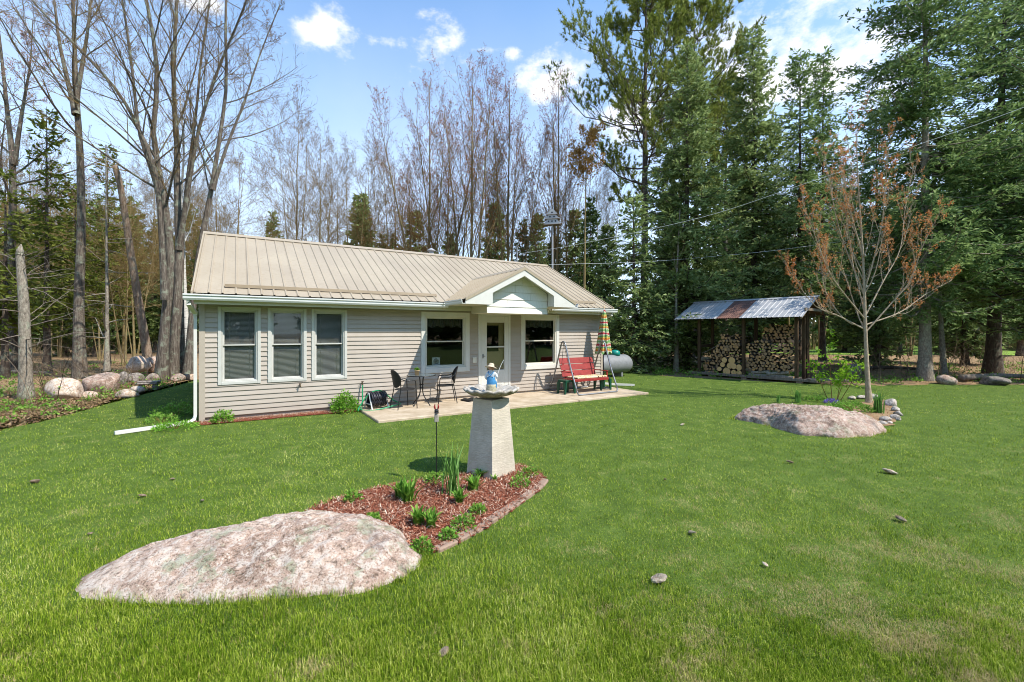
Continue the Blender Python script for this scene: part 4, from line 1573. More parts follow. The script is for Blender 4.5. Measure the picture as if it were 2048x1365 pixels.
# ------------------------------------------------------------------ plants in the beds
def strap_clump(name, x, y, h, n, seed, mat, label, spread=.5, w=.012, group=None, cat='plant'):
    r = np.random.default_rng(seed)
    k = 5
    a = r.uniform(0, 6.283, n)
    ln = h * r.uniform(.6, 1.1, n)
    lean = r.uniform(.08, 1, n) * spread
    t = np.linspace(0, 1, k)
    out = lean[:, None] * ln[:, None] * (t ** 1.7)[None]
    zz = ln[:, None] * (t - .25 * lean[:, None] * t ** 2.2)
    base = r.normal(0, h * .08, (n, 2))
    wd = w * r.uniform(.7, 1.3, n)[:, None] * np.array([.8, 1, .9, .6, .08])[None]
    px_ = base[:, 0:1] + out * np.cos(a)[:, None]
    py_ = base[:, 1:2] + out * np.sin(a)[:, None]
    tx, ty = -np.sin(a)[:, None], np.cos(a)[:, None]
    Lf = np.stack([px_ - tx * wd, py_ - ty * wd, zz + wd * .2], -1)
    Cn = np.stack([px_, py_, zz - wd * .35], -1)
    Rt = np.stack([px_ + tx * wd, py_ + ty * wd, zz + wd * .2], -1)
    V = np.stack([Lf, Cn, Rt], 2).reshape(-1, 3)
    b = np.arange(n)[:, None, None] * (k * 3)
    i = np.arange(k - 1)[None, :, None] * 3
    j = np.arange(2)[None, None]
    Q = np.stack([b + i + j, b + i + j + 1, b + i + j + 4, b + i + j + 3], -1).reshape(-1, 4)
    o = empty(name, (x, y, .01), 0, label, cat, group)
    fo = link('leaf_blade', np_mesh('leaf_blade', V, [Q], mat), o)
    fo['kind'] = 'stuff'
    return o


def leaf_quads(C, D, U, L, Wd, fold=.25):
    """leaf shapes: 6 vertices, 4 triangles-ish (two quads folded on the midrib)"""
    S = unit(np.cross(D, U))
    Nn = np.cross(S, D)
    L, Wd = L[:, None], Wd[:, None]
    a = C
    tip = C + D * L
    m1 = C + D * L * .45
    l1 = m1 - S * Wd + Nn * Wd * fold
    r1 = m1 + S * Wd + Nn * Wd * fold
    V = np.stack([a, l1, tip, r1], 1).reshape(-1, 3)
    b = np.arange(len(C))[:, None] * 4
    T = np.concatenate([b + np.array([[0, 2, 1]]), b + np.array([[0, 3, 2]])])
    return V, T


def leafy_mound(name, x, y, rx, h, n, seed, mat, label, leaf=.04, lw=.5, group=None, cat='plant', stems=6, z0=.01, flat=1.0):
    r = np.random.default_rng(seed)
    d = unit(r.normal(size=(n, 3)))
    d[:, 2] = np.abs(d[:, 2])
    lump = 1 + .28 * fbm(d * 2.5, seed, 1.6, 3)
    rad = r.uniform(.35, 1, n) ** .5 * lump
    C = d * rad[:, None] * np.array([rx, rx, h]) + r.normal(0, .01, (n, 3))
    C[:, 2] = np.abs(C[:, 2]) + .01
    D = unit(d * np.array([1, 1, .6]) + r.normal(0, .6, (n, 3)) + np.array([0, 0, .35]))
    V, T = leaf_quads(C, D, unit(r.normal(size=(n, 3))), leaf * r.uniform(.6, 1.3, n), leaf * lw * .5 * r.uniform(.7, 1.3, n))
    o = empty(name, (x, y, z0), 0, label, cat, group)
    fo = link('foliage', np_mesh('foliage', V, [T], mat), o)
    fo['kind'] = 'stuff'
    mb = MB()
    for q in range(stems):
        a_ = r.uniform(0, 6.28)
        e = r.uniform(.3, .8)
        mb.tube([(0.01 * math.cos(a_), .01 * math.sin(a_), -.02), (rx * e * .5 * math.cos(a_), rx * e * .5 * math.sin(a_), h * .5), (rx * e * math.cos(a_), rx * e * math.sin(a_), h * .85)], [.006, .005, .002], 5)
    mb.build('stems', M['bark_twig'], o)
    return o


PL = [  # px, py(base), height px, n, spread, width, label
    (815, 1008, 55, 46, .45, .011, 'tuft of upright green leaves at the left of the mulch bed'),
    (800, 1000, 42, 30, .5, .011, 'smaller green tuft touching the left tuft'),
    (905, 992, 100, 34, .35, .010, 'tall spiky leaf clump left of the pedestal'),
    (948, 985, 36, 34, .6, .012, 'short leaf tuft in front of the pedestal shade side'),
    (918, 1010, 36, 34, .6, .012, 'green tuft in the middle of the mulch bed'),
    (838, 1052, 40, 40, .6, .012, 'bright leaf tuft nearest the granite boulder'),
    (862, 1058, 38, 36, .6, .012, 'leaf tuft just right of the one nearest the boulder'),
    (960, 958, 24, 30, .7, .010, 'dark little tuft against the left face of the pedestal'),
    (990, 965, 16, 14, .5, .006, 'sparse shoots at the front corner of the pedestal'),
]
for i, (px, py, hp, n, sp, w, lb) in enumerate(PL):
    x, y = G(px, py)
    strap_clump('leafy_clump', x, y, hp * y / F * (1.0 if i == 2 else .98), n, 300 + i, M['blade'] if i in (2, 7) else M['weed'], lb, sp * 1.5, w * (1 if i == 2 else 1.7), 'plants of the mulch bed')
MO = [(925, 1062, 30, 22, 'low mat of green leaves at the right of the mulch bed'), (896, 1082, 22, 14, 'little leaf mat beside the lower edging stones'), (845, 1106, 26, 16, 'small leaf mat where boulder and edging meet'),
      (1040, 975, 26, 16, 'leaf mat at the upper right end of the edging'), (1055, 955, 22, 14, 'tiny leaf mat behind the upper edging stones'), (955, 1030, 18, 12, 'sparse seedling patch in the middle of the mulch'), (705, 1004, 20, 14, 'weed tuft at the back edge of the mulch bed'), (745, 1046, 14, 10, 'dark seedling in the mulch behind the boulder'), (870, 968, 24, 16, 'dark weed at the foot of the garden stake')]
for i, (px, py, wp, hp, lb) in enumerate(MO):
    x, y = G(px, py)
    leafy_mound('ground_plant', x, y, wp * y / F * .8, hp * y / F * 1.2, 210, 330 + i, M['weed'], lb, .035, .55, 'plants of the mulch bed', 'plant', 3)
x, y = hw(2.75, -.30)
leafy_mound('shrub', x, y, .30, .44, 1500, 360, M['bush'], 'bright green round shrub against the wall beside the hose reel', .055, .45, None, 'shrub', 14)
x, y = hw(.38, -.22)
leafy_mound('shrub', x, y, .22, .20, 500, 361, M['bush'], 'small bright plant at the left corner of the cottage wall', .055, .4, None, 'shrub', 8)
x, y = G(350, 858)
leafy_mound('shrub', x, y, .36, .10, 700, 362, M['bush'], 'low leafy mat beside the white downspout extension', .045, .5, None, 'plant', 6)
x, y = G(352, 832)
leafy_mound('shrub', x, y, .42, .26, 700, 363, M['weed'], 'dark low shrub in the shade left of the cottage', .06, .4, None, 'shrub', 10)
x, y = G(322, 846)
leafy_mound('shrub', x, y, .3, .16, 350, 364, M['weed'], 'little shaded plant left of the dark low shrub', .05, .4, None, 'plant', 6)
# right bed
x, y = G(1757, 827)
strap_clump('daffodil_clump', x, y, .46, 80, 371, M['blade'], 'thick clump of upright daffodil leaves at the right of the boulder', .28, .013)
x, y = G(1596, 806)
strap_clump('daffodil_clump', x, y, .34, 46, 372, M['blade'], 'clump of strap leaves behind the middle of the rosy boulder', .35, .012)
x, y = G(1556, 806)
strap_clump('daffodil_clump', x, y, .22, 26, 373, M['blade'], 'small clump of strap leaves behind the left of the rosy boulder', .4, .011)
x, y = G(1664, 808)
leafy_mound('violet_patch', x, y, .18, .10, 220, 374, M['purple'], 'patch of small violet flowers behind the rosy boulder', .035, .7, None, 'flowers', 4)
x, y = G(1705, 822)
leafy_mound('ground_plant', x, y, .55, .16, 900, 375, M['weed'], 'spreading low green plants in front of the maple sapling', .045, .6, None, 'plant', 6)
x, y = G(1632, 803)
leafy_mound('ground_plant', x, y, .3, .12, 380, 376, M['weed'], 'low green plants left of the violet patch', .04, .6, None, 'plant', 4)


# ------------------------------------------------------------------ patio furniture (house coordinates)
PZ0 = .05


def hempty(name, u, v, z, rz, label, cat, group=None):
    x, y = hw(u, v)
    return empty(name, (x, y, z), HA + rz, label, cat, group)


t = hempty('bistro_table', 4.47, -.56, PZ0, 0, 'small round black bistro table with dark glass top beside the wall', 'table')
mb = MB()
mb.lathe([(.001, .738), (.33, .738), (.338, .733), (.338, .727), (.33, .722), (.001, .722)], 40)
mb.build('tabletop', M['glass_top'], t)
mb = MB()
mb.tube(arc((0, 0, .728), .345, 0, 2 * math.pi, 41, 'xy'), .011, 7)
mb.build('rim', M['black_metal'], t)
for q in range(4):
    an = q * math.pi / 2 + .5
    pts = [(.16 * math.cos(an), .16 * math.sin(an), .722), (.075 * math.cos(an), .075 * math.sin(an), .70), (.045 * math.cos(an), .045 * math.sin(an), .55), (.045 * math.cos(an), .045 * math.sin(an), .33), (.10 * math.cos(an), .10 * math.sin(an), .20), (.25 * math.cos(an), .25 * math.sin(an), .03), (.275 * math.cos(an), .275 * math.sin(an), .0)]
    MB().tube(smooth_path(pts, 22), .0125, 8).build('leg', M['black_metal'], t)
mb = MB()
for zc in (.42, .50):
    mb.tube(arc((0, 0, zc), .05, 0, 2 * math.pi, 17, 'xy'), .007, 6)
mb.build('ring', M['black_metal'], t)


def bistro_chair(u, v, rz, label):
    c = hempty('bistro_chair', u, v, PZ0, rz, label, 'chair', 'bistro chairs at the little table')
    # faces +x; seat
    mb = MB()
    n = 24
    a = np.arange(n) * 2 * math.pi / n
    prof = [(0.001, .445), (.15, .443), (.215, .452), (.228, .446), (.222, .436), (.15, .428), (.001, .428)]
    mb.lathe(prof, 28, sx=1.02, sy=1.0)
    mb.build('seat', M['wicker'], c, True)
    # round woven back, curved
    nu, nv = 11, 11
    V = []
    for i in range(nu):
        for j in range(nv):
            s, q = i / (nu - 1) * 2 - 1, j / (nv - 1) * 2 - 1
            x_, z_ = s * math.sqrt(1 - q * q / 2), q * math.sqrt(1 - s * s / 2)
            V.append((-.225 - .085 * (z_ + 1) * .5 + .06 * x_ * x_, x_ * .225, .70 + z_ * .20))
    V2 = [(x_ - .014, y_, z_) for x_, y_, z_ in V]
    Q = []
    for i in range(nu - 1):
        for j in range(nv - 1):
            a0 = i * nv + j
            Q += [(a0, a0 + nv, a0 + nv + 1, a0 + 1)]
            a1 = a0 + nu * nv
            Q += [(a1, a1 + 1, a1 + nv + 1, a1 + nv)]
    mb = MB()
    mb.add(V + V2, [Q])
    mb.build('backrest', M['wicker'], c, True)
    an = np.linspace(0, 2 * math.pi, 33)
    mb = MB()
    mb.tube(np.stack([-.232 - .085 * (np.sin(an) + 1) * .5 + .06 * np.cos(an) ** 2, .23 * np.cos(an), .70 + .205 * np.sin(an)], -1), .0115, 7)
    mb.build('back_frame', M['black_metal'], c)
    for s in (-1, 1):
        MB().tube(smooth_path([(-.20, s * .20, .62), (-.195, s * .19, .45), (-.24, s * .205, .22), (-.275, s * .215, 0)], 14), .0115, 7).build('leg', M['black_metal'], c)
        MB().tube(smooth_path([(.19, s * .245, 0), (.175, s * .24, .25), (.165, s * .24, .45), (.15, s * .24, .62), (.10, s * .245, .66), (-.05, s * .245, .655), (-.19, s * .225, .70), (-.25, s * .19, .79)], 30), .0115, 7).build('leg', M['black_metal'], c)
    return c


bistro_chair(4.0, -.74, .12, 'black round back bistro chair left of the little table')
bistro_chair(5.12, -.50, math.pi - .3, 'black round back bistro chair right of the little table')
p = hempty('potted_plant', 4.38, -.50, PZ0 + .738, 0, 'small clay pot with a green succulent on the bistro table', 'potted plant')
MB().lathe([(.001, 0), (.045, 0), (.06, .10), (.066, .10), (.066, .115), (.056, .115), (.053, .095), (.001, .095)], 18).build('pot', M['terracotta'], p, True)
r = np.random.default_rng(8)
d = unit(r.normal(size=(90, 3)))
d[:, 2] = np.abs(d[:, 2])
V, T = leaf_quads(d * .02 + np.array([0, 0, .10]), d, unit(r.normal(size=(90, 3))), r.uniform(.05, .085, 90), r.uniform(.012, .02, 90))
fo = link('foliage', np_mesh('foliage', V, [T], M['weed']), p)
# hose reel
hr = hempty('hose_reel', 3.42, -.42, .02, .25, 'white hose reel wound with dark hose beside the patio', 'hose reel')
mb = MB()
for q in range(9):
    xx = -.17 + .34 * q / 8
    mb.tube(arc((xx, 0, .245), .150 + .014 * math.sin(q * 2.1), 0, 2 * math.pi, 25, 'yz'), .021, 7)
mb.lathe([(.12, -.19), (.12, .19)], 16)
v = np.array(mb.v[-1])
mb.v[-1] = np.stack([v[:, 2], v[:, 1], v[:, 0] + .245], -1)
mb.build('hose_coil', M['hose_dark'], hr, True)
for s in (-1, 1):
    mb = MB()
    mb.tube([(s * .21, -.20, 0), (s * .20, -.02, .40), (s * .20, .02, .40), (s * .21, .20, 0)], .016, 7)
    mb.tube([(s * .21, -.13, .15), (s * .21, .13, .15)], .012, 6)
    mb.build('stand', M['plastic_white'], hr)
    mb = MB()
    mb.tube(arc((s * .185, 0, .245), .175, 0, 2 * math.pi, 25, 'yz'), .012, 6)
    mb.build('rim', M['hose_dark'], hr)
pth = [(3.18, -.10, .57), (3.17, -.12, .45), (3.16, -.16, .25), (3.12, -.30, .10), (3.05, -.52, .06), (3.3, -.70, .05), (3.75, -.66, .11), (3.98, -.45, .11), (3.86, -.30, .18), (3.68, -.38, .33), (3.52, -.42, .45), (3.35, -.44, .45), (3.18, -.46, .34), (3.0, -.5, .1), (2.98, -.55, .04)]
mb = MB()
mb.tube(smooth_path(pth, 90), .014, 7)
o = mb.build('garden_hose', M['hose_green'], None)
o.location = (HX, HY, 0)
o.rotation_euler = (0, 0, HA)
tag(o, 'green garden hose looping from the wall tap over the hose reel', 'hose')
# dark crumpled mat by the door
mb = MB()
nx, ny = 26, 16
V = [(-.26 + .52 * i / (nx - 1), -.16 + .32 * j / (ny - 1), .035 + .03 * math.sin(i * .55 + j * .4) * math.cos(j * .5) * (1 if 0 < j < ny - 1 else .4)) for i in range(nx) for j in range(ny)]
V2 = [(x_, y_, 0.0) for x_, y_, z_ in V]
Q = []
for i in range(nx - 1):
    for j in range(ny - 1):
        a0 = i * ny + j
        Q.append((a0, a0 + ny, a0 + ny + 1, a0 + 1))
mb.add(V, [Q])
mb.add([(-.26, -.16, 0), (.26, -.16, 0), (.26, .16, 0), (-.26, .16, 0), (-.26, -.16, .035), (.26, -.16, .035), (.26, .16, .035), (-.26, .16, .035)], [[(0, 1, 5, 4), (1, 2, 6, 5), (2, 3, 7, 6), (3, 0, 4, 7)]])
o = mb.build('door_mat', M['wicker'], None, True)
x, y = hw(5.86, -.55)
o.location = (x, y, PZ0 + .002)
o.rotation_euler = (0, 0, HA + .2)
tag(o, 'dark rumpled mat on the patio left of the white door', 'mat')

# swing bench
sw = hempty('swing_bench', 9.48, -.75, PZ0, 0, 'red slatted garden swing bench in a grey tubular frame', 'swing')
hw_, hd_ = .77, .62
for s in (-1, 1):
    top = smooth_path([(s * hw_, -hd_, .12), (s * hw_, -.35, .72), (s * hw_, -.12, 1.36), (s * hw_, -.06, 1.47), (s * hw_, 0, 1.50), (s * hw_, .06, 1.47), (s * hw_, .12, 1.36), (s * hw_, .35, .72), (s * hw_, hd_, .12)], 44)
    MB().tube(top, .023, 9).build('side_frame', M['steel'], sw, True)
for s in (-1, 1):
    fl = smooth_path([(-hw_, s * hd_, .12), (-hw_ + .02, s * (hd_ + .02), .05), (-hw_ + .12, s * (hd_ + .03), .024), (0, s * (hd_ + .03), .024), (hw_ - .12, s * (hd_ + .03), .024), (hw_ - .02, s * (hd_ + .02), .05), (hw_, s * hd_, .12)], 34)
    MB().tube(fl, .023, 9).build('floor_bar', M['steel'], sw, True)
MB().tube([(-hw_, 0, 1.5), (hw_, 0, 1.5)], .0, 4) if False else None
for s in (-1, 1):
    for q in (-1, 1):
        MB().tube([(s * (hw_ - .01), 0, 1.47), (s * .66, q * .2 + .02, .62 if q < 0 else .78)], .007, 5).build('hanger', M['black_metal'], sw)
for q in range(5):                                    # seat slats
    y0 = -.34 + q * .105
    mb = MB().bbox(-.66, .66, y0, y0 + .095, .40 + .012 * q * -.5, .425 + .012 * q * -.5, .006)
    mb.build('seat_slat', M['red_wood'], sw)
mb = MB().bbox(-.665, .665, -.372, -.346, .35, .425, .006)
mb.build('front_rail', M['red_wood'], sw)
for q in range(3):                                    # back boards lean backwards
    mb = MB()
    mb.M = Matrix.Translation((0, .19 + .06 * q, .455 + .187 * q)) @ Matrix.Rotation(math.radians(-17), 4, 'X')
    mb.bbox(-.66, .66, -.01, .012, 0, .178, .006)
    mb.build('back_slat', M['red_wood'], sw)
for xx in (-.5, .5):
    mb = MB()
    mb.M = Matrix.Translation((xx, .205, .40)) @ Matrix.Rotation(math.radians(-17.5), 4, 'X')
    mb.bbox(-.03, .03, .012, .035, 0, .62, .005)
    mb.bbox(-.022, .022, -.016, -.011, .05, .61, .002)
    mb.build('back_post', M['red_wood'], sw)
    mb = MB().bbox(xx - .03, xx + .03, -.34, .2, .355, .385, .005)
    mb.build('bearer', M['red_wood'], sw)
for s in (-1, 1):
    mb = MB()
    mb.bbox(s * .66 - .025, s * .66 + .025, -.34, .24, .60, .625, .006)
    mb.bbox(s * .66 - .02, s * .66 + .02, -.32, -.28, .42, .60, .004)
    mb.build('armrest', M['red_wood'], sw)
mb = MB()
mb.bbox(-.52, .64, -.345, .14, .428, .475, .02)
o = mb.build('seat_cushion', M['cushion'], None)
o.location = sw.location
o.rotation_euler = sw.rotation_euler
tag(o, 'spotted brown and cream cushion on the red swing seat', 'cushion')


def stool(u, v, rz, label):
    s_ = hempty('plastic_stool', u, v, PZ0, rz, label, 'stool', 'green stools under the swing frame')
    mb = MB()
    mb.bbox(-.19, .19, -.16, .16, .365, .395, .012)
    mb.bbox(-.185, .185, -.155, .155, .33, .366, .006)
    mb.build('top', M['green_plastic'], s_)
    for a_ in (-1, 1):
        for b_ in (-1, 1):
            V = []
            for (z_, hx, hy) in ((.0, .022, .022), (.34, .042, .040)):
                cx_, cy_ = a_ * (.17 + (.34 - z_) * .05), b_ * (.14 + (.34 - z_) * .05)
                V += [(cx_ - hx, cy_ - hy, z_), (cx_ + hx, cy_ - hy, z_), (cx_ + hx, cy_ + hy, z_), (cx_ - hx, cy_ + hy, z_)]
            mb = MB()
            mb.add(V, [[(0, 1, 5, 4), (1, 2, 6, 5), (2, 3, 7, 6), (3, 0, 4, 7), (3, 2, 1, 0)]])
            mb.build('leg', M['green_plastic'], s_)


stool(8.78, -.80, .05, 'dark green plastic stool at the left end of the swing')
stool(10.27, -.72, -.05, 'dark green plastic stool at the right end of the swing')
um = hempty('patio_umbrella', 10.55, -.46, PZ0, 0, 'closed striped patio umbrella in red, green and orange beside the corner', 'umbrella')
mb = MB()
mb.lathe([(.001, .07), (.05, .07), (.06, .05), (.22, .03), (.235, .012), (.235, 0), (.001, 0)], 24)
mb.build('base', M['black_metal'], um, True)
MB().tube([(0, 0, .03), (.0, 0, 1.3), (.03, 0, 2.52)], .017, 8).build('pole', M['black_metal'], um)
k, n = 48, 18
a = np.arange(k) * 2 * math.pi / k
V = []
for i in range(n):
    q = i / (n - 1)
    z_ = 2.52 - q * 1.40
    rr = .02 + .115 * q ** .55 + .075 * q
    fl = 1 + (.10 + .22 * q) * np.cos(a * 8 + .8 * q)
    V.append(np.stack([.03 * (1 - q) + rr * fl * np.cos(a), rr * fl * np.sin(a), z_ - .05 * q * np.cos(a * 8) + 0 * a], -1))
V = np.concatenate(V)
i = np.arange(n - 1)[:, None] * k
j = np.arange(k)[None]
j2 = (j + 1) % k
link('canopy', np_mesh('canopy', V, [np.stack([i + j, i + k + j, i + k + j2, i + j2], -1).reshape(-1, 4)], M['canopy'], True), um)
MB().tube([(.03, 0, 2.50), (.032, 0, 2.58), (.034, 0, 2.66)], [.02, .016, .003], 8).build('finial', M['terracotta'], um)
tie = MB().tube(arc((.005, 0, 1.55), .172, 0, 2 * math.pi, 25, 'xy'), .008, 6).build('tie_band', M['canopy'], um)

# propane tank
tx, ty = 3.72, 17.95
tk = empty('propane_tank', (tx, ty, 0), HA, 'long grey propane tank lying behind the right corner of the cottage', 'tank')
mb = MB()
R_, Lh = .38, 1.10
prof = [(.001, -Lh - .36)] + [(R_ * math.sin(q), -Lh - .36 * math.cos(q)) for q in np.linspace(.15, math.pi / 2, 9)] + [(R_ * math.sin(q), Lh + .36 * math.cos(q)) for q in np.linspace(math.pi / 2, .15, 9)] + [(.001, Lh + .36)]
mb.lathe(prof, 32)
v = mb.v[0]
mb.v[0] = np.stack([v[:, 2], v[:, 1], -v[:, 0] + .52], -1)
mb.build('shell', M['tank'], tk, True)
mb = MB()
mb.lathe([(.001, 1.10), (.08, 1.09), (.17, 1.05), (.20, .97), (.20, .86), (.001, .86)], 20, (.62, 0, 0))
mb.build('valve_dome', M['teal_plastic'], tk, True)
for xx in (-.8, .8):
    MB().bbox(xx - .05, xx + .05, -.22, .22, 0, .2, .01).build('leg', M['tank'], tk)
    mb = MB()
    mb.tube([(xx, 0, .86), (xx, 0, .93), (xx + .08, 0, .93), (xx + .08, 0, .86)], .012, 6)
    mb.build('lifting_lug', M['tank'], tk)

# grey utility pedestal left of the cottage
x, y = hw(-.25, 6.3)
o = empty('utility_box', (x, y, 0), HA, 'grey utility box standing behind the left corner of the cottage', 'utility box')
MB().bbox(-.14, .14, -.12, .12, 0, .78, .01).build('cabinet', M['tank'], o)
MB().bbox(-.16, .16, -.14, .14, .78, .83, .015).build('lid', M['tank'], o)
# stacked flat stone bench by the maples
x, y = G(297, 780)
o = empty('stone_bench', (x, y, 0), .3, 'small dark bench of flat stones beside the maple clump', 'bench')
for xx in (-.18, .18):
    MB().bbox(xx - .05, xx + .05, -.1, .1, -.02, .18, .015).build('leg', M['granite_d'], o)
MB().bbox(-.30, .28, -.15, .15, .18, .235, .02).build('slab', M['granite_d'], o)
MB().bbox(-.26, .30, -.13, .14, .235, .28, .02).build('slab', M['granite_d'], o)

# ------------------------------------------------------------------ bird house on a pole, antenna pole, cables
Yb = 22.0
zb = ZP(450, Yb)
bh = empty('bird_house', (XP(1105, Yb), Yb, 0), -.25, 'tree shaped grey bird house on a tall pale pole behind the cottage', 'bird house')
MB().tube([(0, 0, -.1), (0, 0, zb + .05)], .045, 10).build('pole', M['galv'], bh)
prof = [(-.36, 0), (.36, 0), (.36, .06), (.24, .26), (.33, .26), (.33, .31), (.17, .47), (.25, .47), (.25, .51), (.06, .74), (-.06, .74), (-.25, .51), (-.25, .47), (-.17, .47), (-.33, .31), (-.33, .26), (-.24, .26), (-.36, .06)]
mb = MB()
mb.prism([(a_, zb + b_) for a_, b_ in prof], -.16, .16, 'y')
body = mb.build('house', M['galv'], bh)
for (xx, zz) in ((-.17, .14), (.0, .14), (.17, .14), (-.1, .36), (.1, .36), (0, .57)):
    mb = MB()
    mb.lathe([(.001, 0), (.04, 0)], 14)
    v = mb.v[0]
    mb.v[0] = np.stack([v[:, 0] + xx, np.full(len(v), -.164), v[:, 1] + zb + zz], -1)
    mb.build('entrance_hole', M['black_metal'], body)
for zz, ww in ((.0, .42), (.27, .38), (.48, .30)):
    MB().bbox(-ww, ww, -.20, .20, zb + zz - .025, zb + zz - .002, .005).build('ledge', M['grey_wood'], bh)
Ya = 20.0
an_ = empty('antenna_mast', (XP(1034, Ya), Ya, 0), 0, 'thin pale antenna mast standing behind the cottage ridge', 'mast')
MB().tube([(0, 0, -.1), (0, 0, ZP(494, Ya))], .03, 8).build('pole', M['tank'], an_)
MB().tube([(-.09, 0, ZP(496, Ya)), (0, 0, ZP(490, Ya)), (.09, 0, ZP(496, Ya))], .02, 6).build('head', M['tank'], an_)


def cable(pts, r, mat, label, n=60):
    mb = MB()
    mb.tube(smooth_path(pts, n), r, 5)
    tag(mb.build('power_cable', mat, None), label, 'cable', 'overhead cables')


cable([(XP(1040, 21), 21, ZP(508, 21)), (XP(1161, 19), 19, ZP(488, 19)), (XP(1400, 16), 16, ZP(436, 16)), (XP(1600, 14), 14, ZP(371, 14)), (XP(1830, 12), 12, ZP(292, 12)), (XP(2048, 10.6), 10.6, ZP(215, 10.6)), (XP(2500, 9), 9, ZP(40, 9))], .006, M['bare_wire'], 'upper overhead cable rising from behind the cottage to the upper right')
cable([(XP(1098, 20), 20, ZP(530, 20)), (XP(1290, 20), 20, ZP(524, 20)), (XP(1440, 20.5), 20.5, ZP(512, 20.5)), (XP(1560, 21), 21, ZP(500, 21)), (XP(1780, 22), 22, ZP(470, 22))], .007, M['bare_wire'], 'lower slack overhead cable crossing behind the wood shed')

# ------------------------------------------------------------------ wood shed
SA = math.atan2(-.65, .76)           # local x = towards the back (gable direction) ; local y = along the shed to the left
sd_o = (10.14, 15.5)
# local axes: e (depth) = (.76,.65), t (length) = (-.65,.76)
shed = empty('wood_shed', (sd_o[0], sd_o[1], 0), math.atan2(.65, .76), 'open firewood shed of dark posts under a patched metal roof', 'shed')
# posts
for (t_, e_) in ((.31, .42), (2.13, .42), (3.92, .42), (.31, 1.62), (2.13, 1.62), (3.92, 1.62)):
    MB().bbox(e_ - .055, e_ + .055, t_ - .055, t_ + .055, -.05, 2.42 + (e_ - .0) * .30, .008).build('post', M['old_wood'], shed)
MB().bbox(.95, 1.05, .2, .30, -.05, 2.72, .008).build('post', M['old_wood'], shed)
MB().bbox(1.25, 1.33, .2, .28, -.05, 2.8, .008).build('post', M['old_wood'], shed)
SR = .45                                # roof slope
for e_ in (.42, 1.62):
    zt_ = 2.385 + (e_ if e_ < 1 else 2 * 1.7 - e_ - 1.4) * SR * .55
    MB().bbox(e_ - .04, e_ + .04, .05, 4.75, 2.40, 2.52, .006).build('beam', M['old_wood'], shed)
for t_ in (.31, 2.13, 3.92):
    MB().bbox(.48, 1.56, t_ - .03, t_ + .03, 1.18, 1.30, .006).build('cross_rail', M['old_wood'], shed)
for t_ in (.06, 1.2, 2.4, 3.6, 4.72):
    mb = MB()
    mb.prism([(0.03, 2.30), (1.72, 2.30 + 1.69 * SR), (1.72, 2.38 + 1.69 * SR), (0.03, 2.38)], t_ - .025, t_ + .025, 'y')
    mb.build('rafter', M['grey_wood'], shed)
    mb = MB()
    mb.prism([(1.725, 2.30 + 1.69 * SR), (2.35, 2.52), (2.35, 2.60), (1.725, 2.38 + 1.69 * SR)], t_ - .025, t_ + .025, 'y')
    mb.build('rafter', M['grey_wood'], shed)
MB().bbox(.35, 2.2, .0, .05, 2.60, 2.70, .006).build('tie_beam', M['grey_wood'], shed)
# floor boards and sill
MB().bbox(.30, .38, -.35, 4.35, .06, .16, .008).build('sill_board', M['grey_wood'], shed)
for q in range(8):
    MB().bbox(.40 + q * .17, .555 + q * .17, -.2, 4.2, .07, .11, .006).build('floor_board', M['grey_wood'], shed)
for t_ in (.2, 2.1, 3.4, 4.0):
    MB().bbox(.32, .52, t_ - .1, t_ + .1, -.03, .068, .01).build('footing_block', M['edging'], shed)
# roof sheets: silver, rusty, silver
t_ = -.02
ny = Vector((-SR, 0, 1)).normalized()
cuts = [-.02, .70, 1.40, 2.12, 3.0, 3.65, 4.25, 4.81]
for a_, b_ in zip(cuts, cuts[1:]):
    rusty = abs(a_ - 2.12) < .01
    P = lambda u, t: (1.72 * t - .05 * (1 - t), u, 2.39 - .05 * SR + (1.77 * SR) * t)
    sp_ = .085 if rusty else .175
    ribs = list(np.arange(a_ + sp_ / 2, b_, sp_))
    V, Q = rib_sheet(a_ + .002, b_ - .002, P, 1, ny, ribs, .016 if not rusty else .02)
    o = link('roof_sheet', np_mesh('roof_sheet', V, [Q], M['rust'] if rusty else M['galv']), shed)
    if rusty:
        o['label'] = 'rust brown roof sheet between the silver ones'
mb = MB()
mb.prism([(1.71, 2.39 + 1.72 * SR - .005), (2.45, 2.50), (2.45, 2.485), (1.71, 2.39 + 1.72 * SR - .02)], -.02, 4.81, 'y')
mb.build('back_roof', M['rust'], shed)
mb = MB()
mb.prism([(1.60, 2.39 + 1.60 * SR + .022), (1.725, 2.39 + 1.725 * SR + .03), (1.85, 2.39 + 1.60 * SR + .022), (1.85, 2.39 + 1.60 * SR + .028), (1.725, 2.39 + 1.725 * SR + .038), (1.60, 2.39 + 1.60 * SR + .028)], -.03, 4.82, 'y')
mb.build('ridge_cap', M['galv'], shed)
# leaning thin pole across the left bay
def shw(e, t):
    c, s = .76 / 1.00005, .65 / 1.00005
    return (sd_o[0] + e * c - t * s, sd_o[1] + e * s + t * c)


